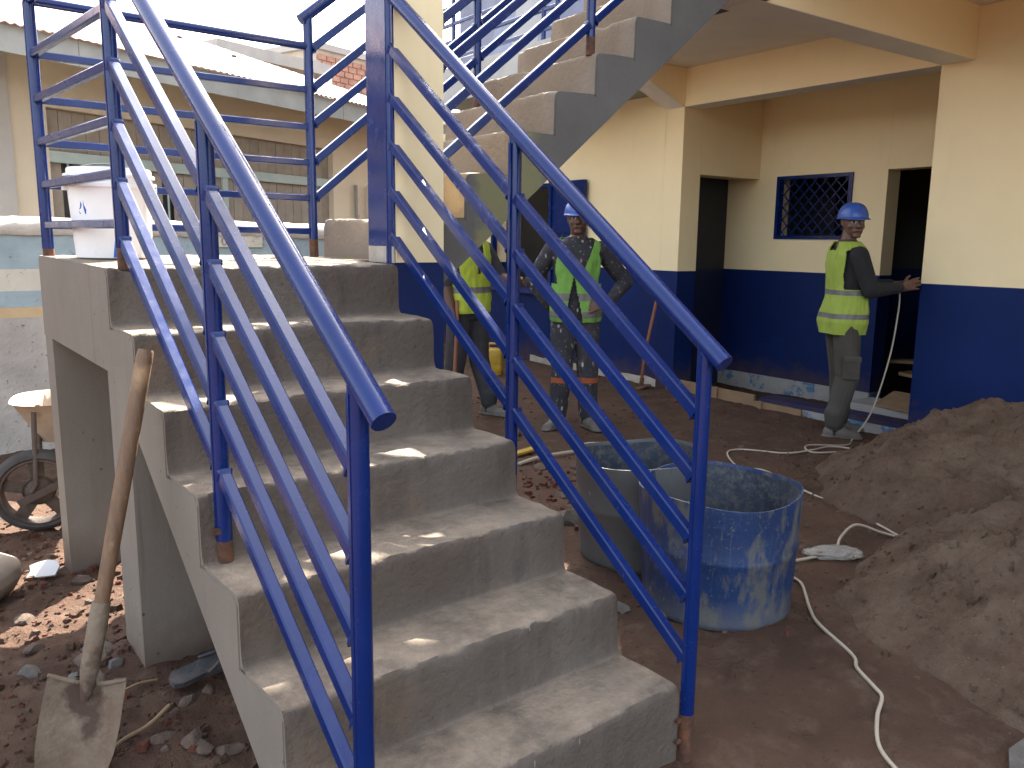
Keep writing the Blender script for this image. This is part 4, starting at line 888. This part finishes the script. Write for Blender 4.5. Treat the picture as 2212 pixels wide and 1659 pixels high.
    for a, b, ra, rb, sq, up, tg in prims:
        d = segd(Pc, a, b, ra, rb); k = d < best; best[k] = d[k]; idx[k] = code[tg]
    inv = np.array(HR.inverted()); Q = Pc@inv[:3, :3].T+inv[:3, 3]
    hd = (Q[:, 2] > -.112) & (np.linalg.norm(Q*np.array([1, .8, .8]), axis=1) < .13) & (Pc[:, 2] > 1.485); idx[hd] = 1
    X, Y, Z = Q.T; fr = hd & (Y < -.02)
    idx[hd & (Z > .045) & (Y > -.085)] = 5; idx[hd & (Z > -.03) & (Y > .045)] = 5; idx[hd & (Z > .06)] = 5
    ax_ = np.abs(X)
    idx[fr & (np.abs(Z-.030-.004*(ax_/.03)) < .0055) & (ax_ > .012) & (ax_ < .052)] = 5
    idx[fr & (((ax_-.033)/.017)**2+((Z-.006)/.0075)**2 < 1)] = 7; idx[fr & (((ax_-.033)/.0085)**2+((Z-.006)/.0085)**2 < 1)] = 8
    idx[fr & ((X/.028)**2+((Z+.060)/.011)**2 < 1)] = 6; idx[fr & ((X/.024)**2+((Z+.060)/.0025)**2 < 1)] = 8
    for z0, z1, test in mats.get('patches', ()): idx[(Pc[:, 2] > z0) & (Pc[:, 2] < z1) & test(Pc)] = 9
    me.polygons.foreach_set('material_index', idx.astype(np.int32)); me.polygons.foreach_set('use_smooth', [True]*n)
    T = Matrix.Translation(loc) @ Matrix.Rotation(face, 4, 'Z'); me.transform(T); me.update()
    root = obj('person', me, None); tag(root, label, 'person')
    # vest: its own cloth shell, open at the front and at the arms
    nzv, na = 110, 200; zs = [hem+(1.462-hem)*i/nzv for i in range(nzv+1)]; vs = []; keep = []
    for i, z in enumerate(zs):
        zz = max(z, .80); cy = np.interp(zz, tz, [r[1] for r in TORSO]); a_, b_ = np.interp(zz, tz, [r[3] for r in TORSO]), np.interp(zz, tz, [r[4] for r in TORSO])
        fl = .020+.028*max(0, (1.15-z)/.35)
        for k in range(na):
            q = 2*pi*k/na; wr_ = .008*sin(5*q+z*9)*max(0, (1.2-z)/.3)+.012*noise.noise(Vector((cos(q)*2.4, sin(q)*2.4, z*5)))+.005*noise.noise(Vector((cos(q)*7, sin(q)*7, z*12)))
            x = (a_+fl*.8+wr_)*math.copysign(abs(cos(q))**(2/2.3), cos(q)); y = cy+(b_+fl+wr_)*math.copysign(abs(sin(q))**(2/2.3), sin(q)); vs.append((x, y, z))
    fs = []; mi = []
    for i in range(nzv):
        for k in range(na):
            k2 = (k+1) % na; f = (i*na+k, i*na+k2, (i+1)*na+k2, (i+1)*na+k); c = sum((Vector(vs[j]) for j in f), V(0,0,0))/4
            if c.z > 1.12 and abs(c.x) > .150+.03*max(0, (c.z-1.34)/.1) and abs(c.y) < .085: continue         # armholes
            if c.z > 1.40 and abs(c.x) < .060: continue                                                      # neck
            if c.y < 0 and c.z > 1.17 and abs(c.x) < .012+(c.z-1.17)*vest_open: continue                      # V neck
            if c.y < 0 and c.z < 1.17 and abs(c.x-pose.get('gapx', 0)) < pose.get('gap', 0)*(1.19-c.z): continue    # hanging open below the fastening
            fs.append(f); mi.append(1 if any(lo < c.z < hi for lo, hi in bands) or (pose.get('strap') and .09 < abs(c.x) < .125 and c.z > 1.06) else 0)
    vm = bpy.data.meshes.new('safety_vest'); vm.from_pydata(vs, [], fs); vm.update(); vm.materials.append(vest); vm.materials.append(refl)
    vm.polygons.foreach_set('material_index', mi); vm.polygons.foreach_set('use_smooth', [True]*len(fs)); vm.transform(T)
    vo = bpy.data.objects.new('safety_vest', vm); COL.objects.link(vo); vo.parent = root
    sm = vo.modifiers.new('thick', 'SOLIDIFY'); sm.thickness = .005; sm.offset = 1
    if helmet_on:
        hm = MB(); R = []
        for k in range(12):
            t = k/11*pi/2; R.append([V(.104*cos(t)**.75*cos(a), .014+.125*cos(t)**.75*sin(a), .036+.112*sin(t)+.005*max(0, 1-abs(cos(a))*6)*sin(2*t)) for a in [2*pi*j/44 for j in range(44)]])
        inn = [[V(p.x*.95, (p.y-.014)*.95+.014, p.z-.006) for p in r] for r in R]
        hm.loft(list(reversed(inn))+R, cap=False); hh = MB(); hh.add([HR @ Vector(v) for v in hm.v], hm.f)
        for q in range(44):                                    # brim with peak in front
            pass
        R2 = []
        for j in range(45):
            a = 2*pi*j/44; pk = max(0, -sin(a))**2; e_ = .006+.034*pk
            p0 = V(.103*cos(a), .014+.124*sin(a), .040); p1 = V((.103+e_*.8)*cos(a), .014+(.124+e_)*sin(a), .033-.010*pk)
            R2.append([p0, p1, p1-V(0,0,.004), p0-V(0,0,.006)])
        h2 = MB().loft([[HR @ p for p in r] for r in R2], cap=False); hh.add(h2.v, h2.f)
        hme = hh.mesh('helmet'); hme.transform(T); obj('helmet', hme, helm, root, ang=35)
    return root, T
BASE = dict(Lkn=(.10, -.02, .47), Rkn=(-.10, -.02, .47), Lan=(.115, .02, .075), Ran=(-.115, .02, .075))
# worker with hands on hips behind the right railing
p1 = dict(BASE, Lsh=(.185, .005, 1.375), Lel=(.385, .05, 1.13), Lwr=(.225, -.115, .985), Lhand=((-1, -.25, -.05), (.2, -.8, .6), (0, .3, 1), .55),
          Rsh=(-.185, .005, 1.375), Rel=(-.32, .12, 1.14), Rwr=(-.20, .13, .95), Rhand=((.8, .1, -.5), (-.3, .8, .3), (0, -.5, .8), .5),
          Lfoot=(.35, -1, 0), Rfoot=(-.75, -1, 0), gap=.20, gapx=-.035)
person('worker in blue helmet, green vest and paint-splattered overalls, hands on hips', (3.46, 3.66, -.01), -.56, -.12, p1,
       dict(shirt=splat, trouser=splat, patches=((.37, .41, lambda P: P[:, 1] < -.03), (1.235, 1.30, lambda P: (P[:, 0] > .055) & (P[:, 0] < .135) & (P[:, 1] < -.05)))), vestg, vest_open=.42, hem=.84, bands=((1.0, 1.055), (.875, .92)))
# worker at the wall corner, seen from the side
p2 = dict(BASE, Lsh=(.18, -.005, 1.365), Lel=(.20, -.13, 1.12), Lwr=(.10, -.36, 1.15), Lhand=((-.2, -1, .22), (.3, -.1, 1), (-1, .1, .3), .25),
          Rsh=(-.18, -.005, 1.365), Rel=(-.225, -.09, 1.12), Rwr=(-.10, -.34, 1.135), Rhand=((.15, -1, .25), (-.9, 0, .3), (0, .2, 1), .2), fore='sleeve',
          Lan=(.10, -.06, .075), Ran=(-.11, .05, .075), Lfoot=(.1, -1, 0), Rfoot=(-.25, -1, 0), Lkn=(.10, -.05, .47))
r2, _ = person('worker in blue helmet, lime vest and grey trousers reaching to the wall corner', (5.02, 2.40, -.015), .93, -1.5, p2, dict(shirt=black, trouser=khaki), vestl, vest_open=.16, hem=.79, bands=((1.075, 1.115), (.905, .945)))
T2 = Matrix.Translation((5.02, 2.40, -.015)) @ Matrix.Rotation(.93, 4, 'Z')
def pocket(c, hx, hy, hz, nm):
    o = MB().cbox(T2 @ Vector(c), T2.to_3x3() @ V(hx, -.004, .002), T2.to_3x3() @ V(.004, hy, 0), V(0, 0, hz)).build(nm, khaki, r2)
    bv = o.modifiers.new('b', 'BEVEL'); bv.width = .008; bv.segments = 2
pocket((-.196, -.01, .545), .014, .062, .078, 'cargo_pocket'); pocket((-.205, -.01, .615), .012, .066, .022, 'pocket_flap')
# worker under the upper flight, head hidden by it
p3 = dict(BASE, Lsh=(.18, 0, 1.36), Lel=(.26, -.12, 1.12), Lwr=(.20, -.33, 1.10), Lhand=((-.1, -1, .3), (.6, 0, .5), (-.6, 0, .7), .6), Rsh=(-.18, 0, 1.36), Rel=(-.24, .02, 1.08), Rwr=(-.22, -.06, .84), Rhand=((.1, -.2, -1), (-1, 0, 0), (0, -1, 0), .9), fore='skin',
          Lan=(.14, -.10, .075), Ran=(-.10, .12, .075), Rkn=(-.10, .04, .47))
r3, T3 = person('worker in yellow vest and dark trousers, head hidden behind the upper flight', (3.03, 4.50, -.01), .15, .1, p3, dict(shirt=darkgrey, trouser=darkgrey), vesty, vest_open=.20, hem=.86, bands=((1.02, 1.07),))
MB().tube([T3 @ V(.213, -.30, 1.10), T3 @ V(.207, -.325, 1.10)], .040, 16).build('bracelet', bandr, r3, smooth=True)
wp = T3 @ V(-.20, -.09, .75)
o = MB().tube([wp+V(.0, 0, .22), wp, wp+V(-.02, 0, -.35), wp+V(-.03, 0, -.70)], .015, 8).build('wooden_pole', redwood, smooth=True); tag(o, 'short wooden pole held by the worker in the yellow vest', 'pole')
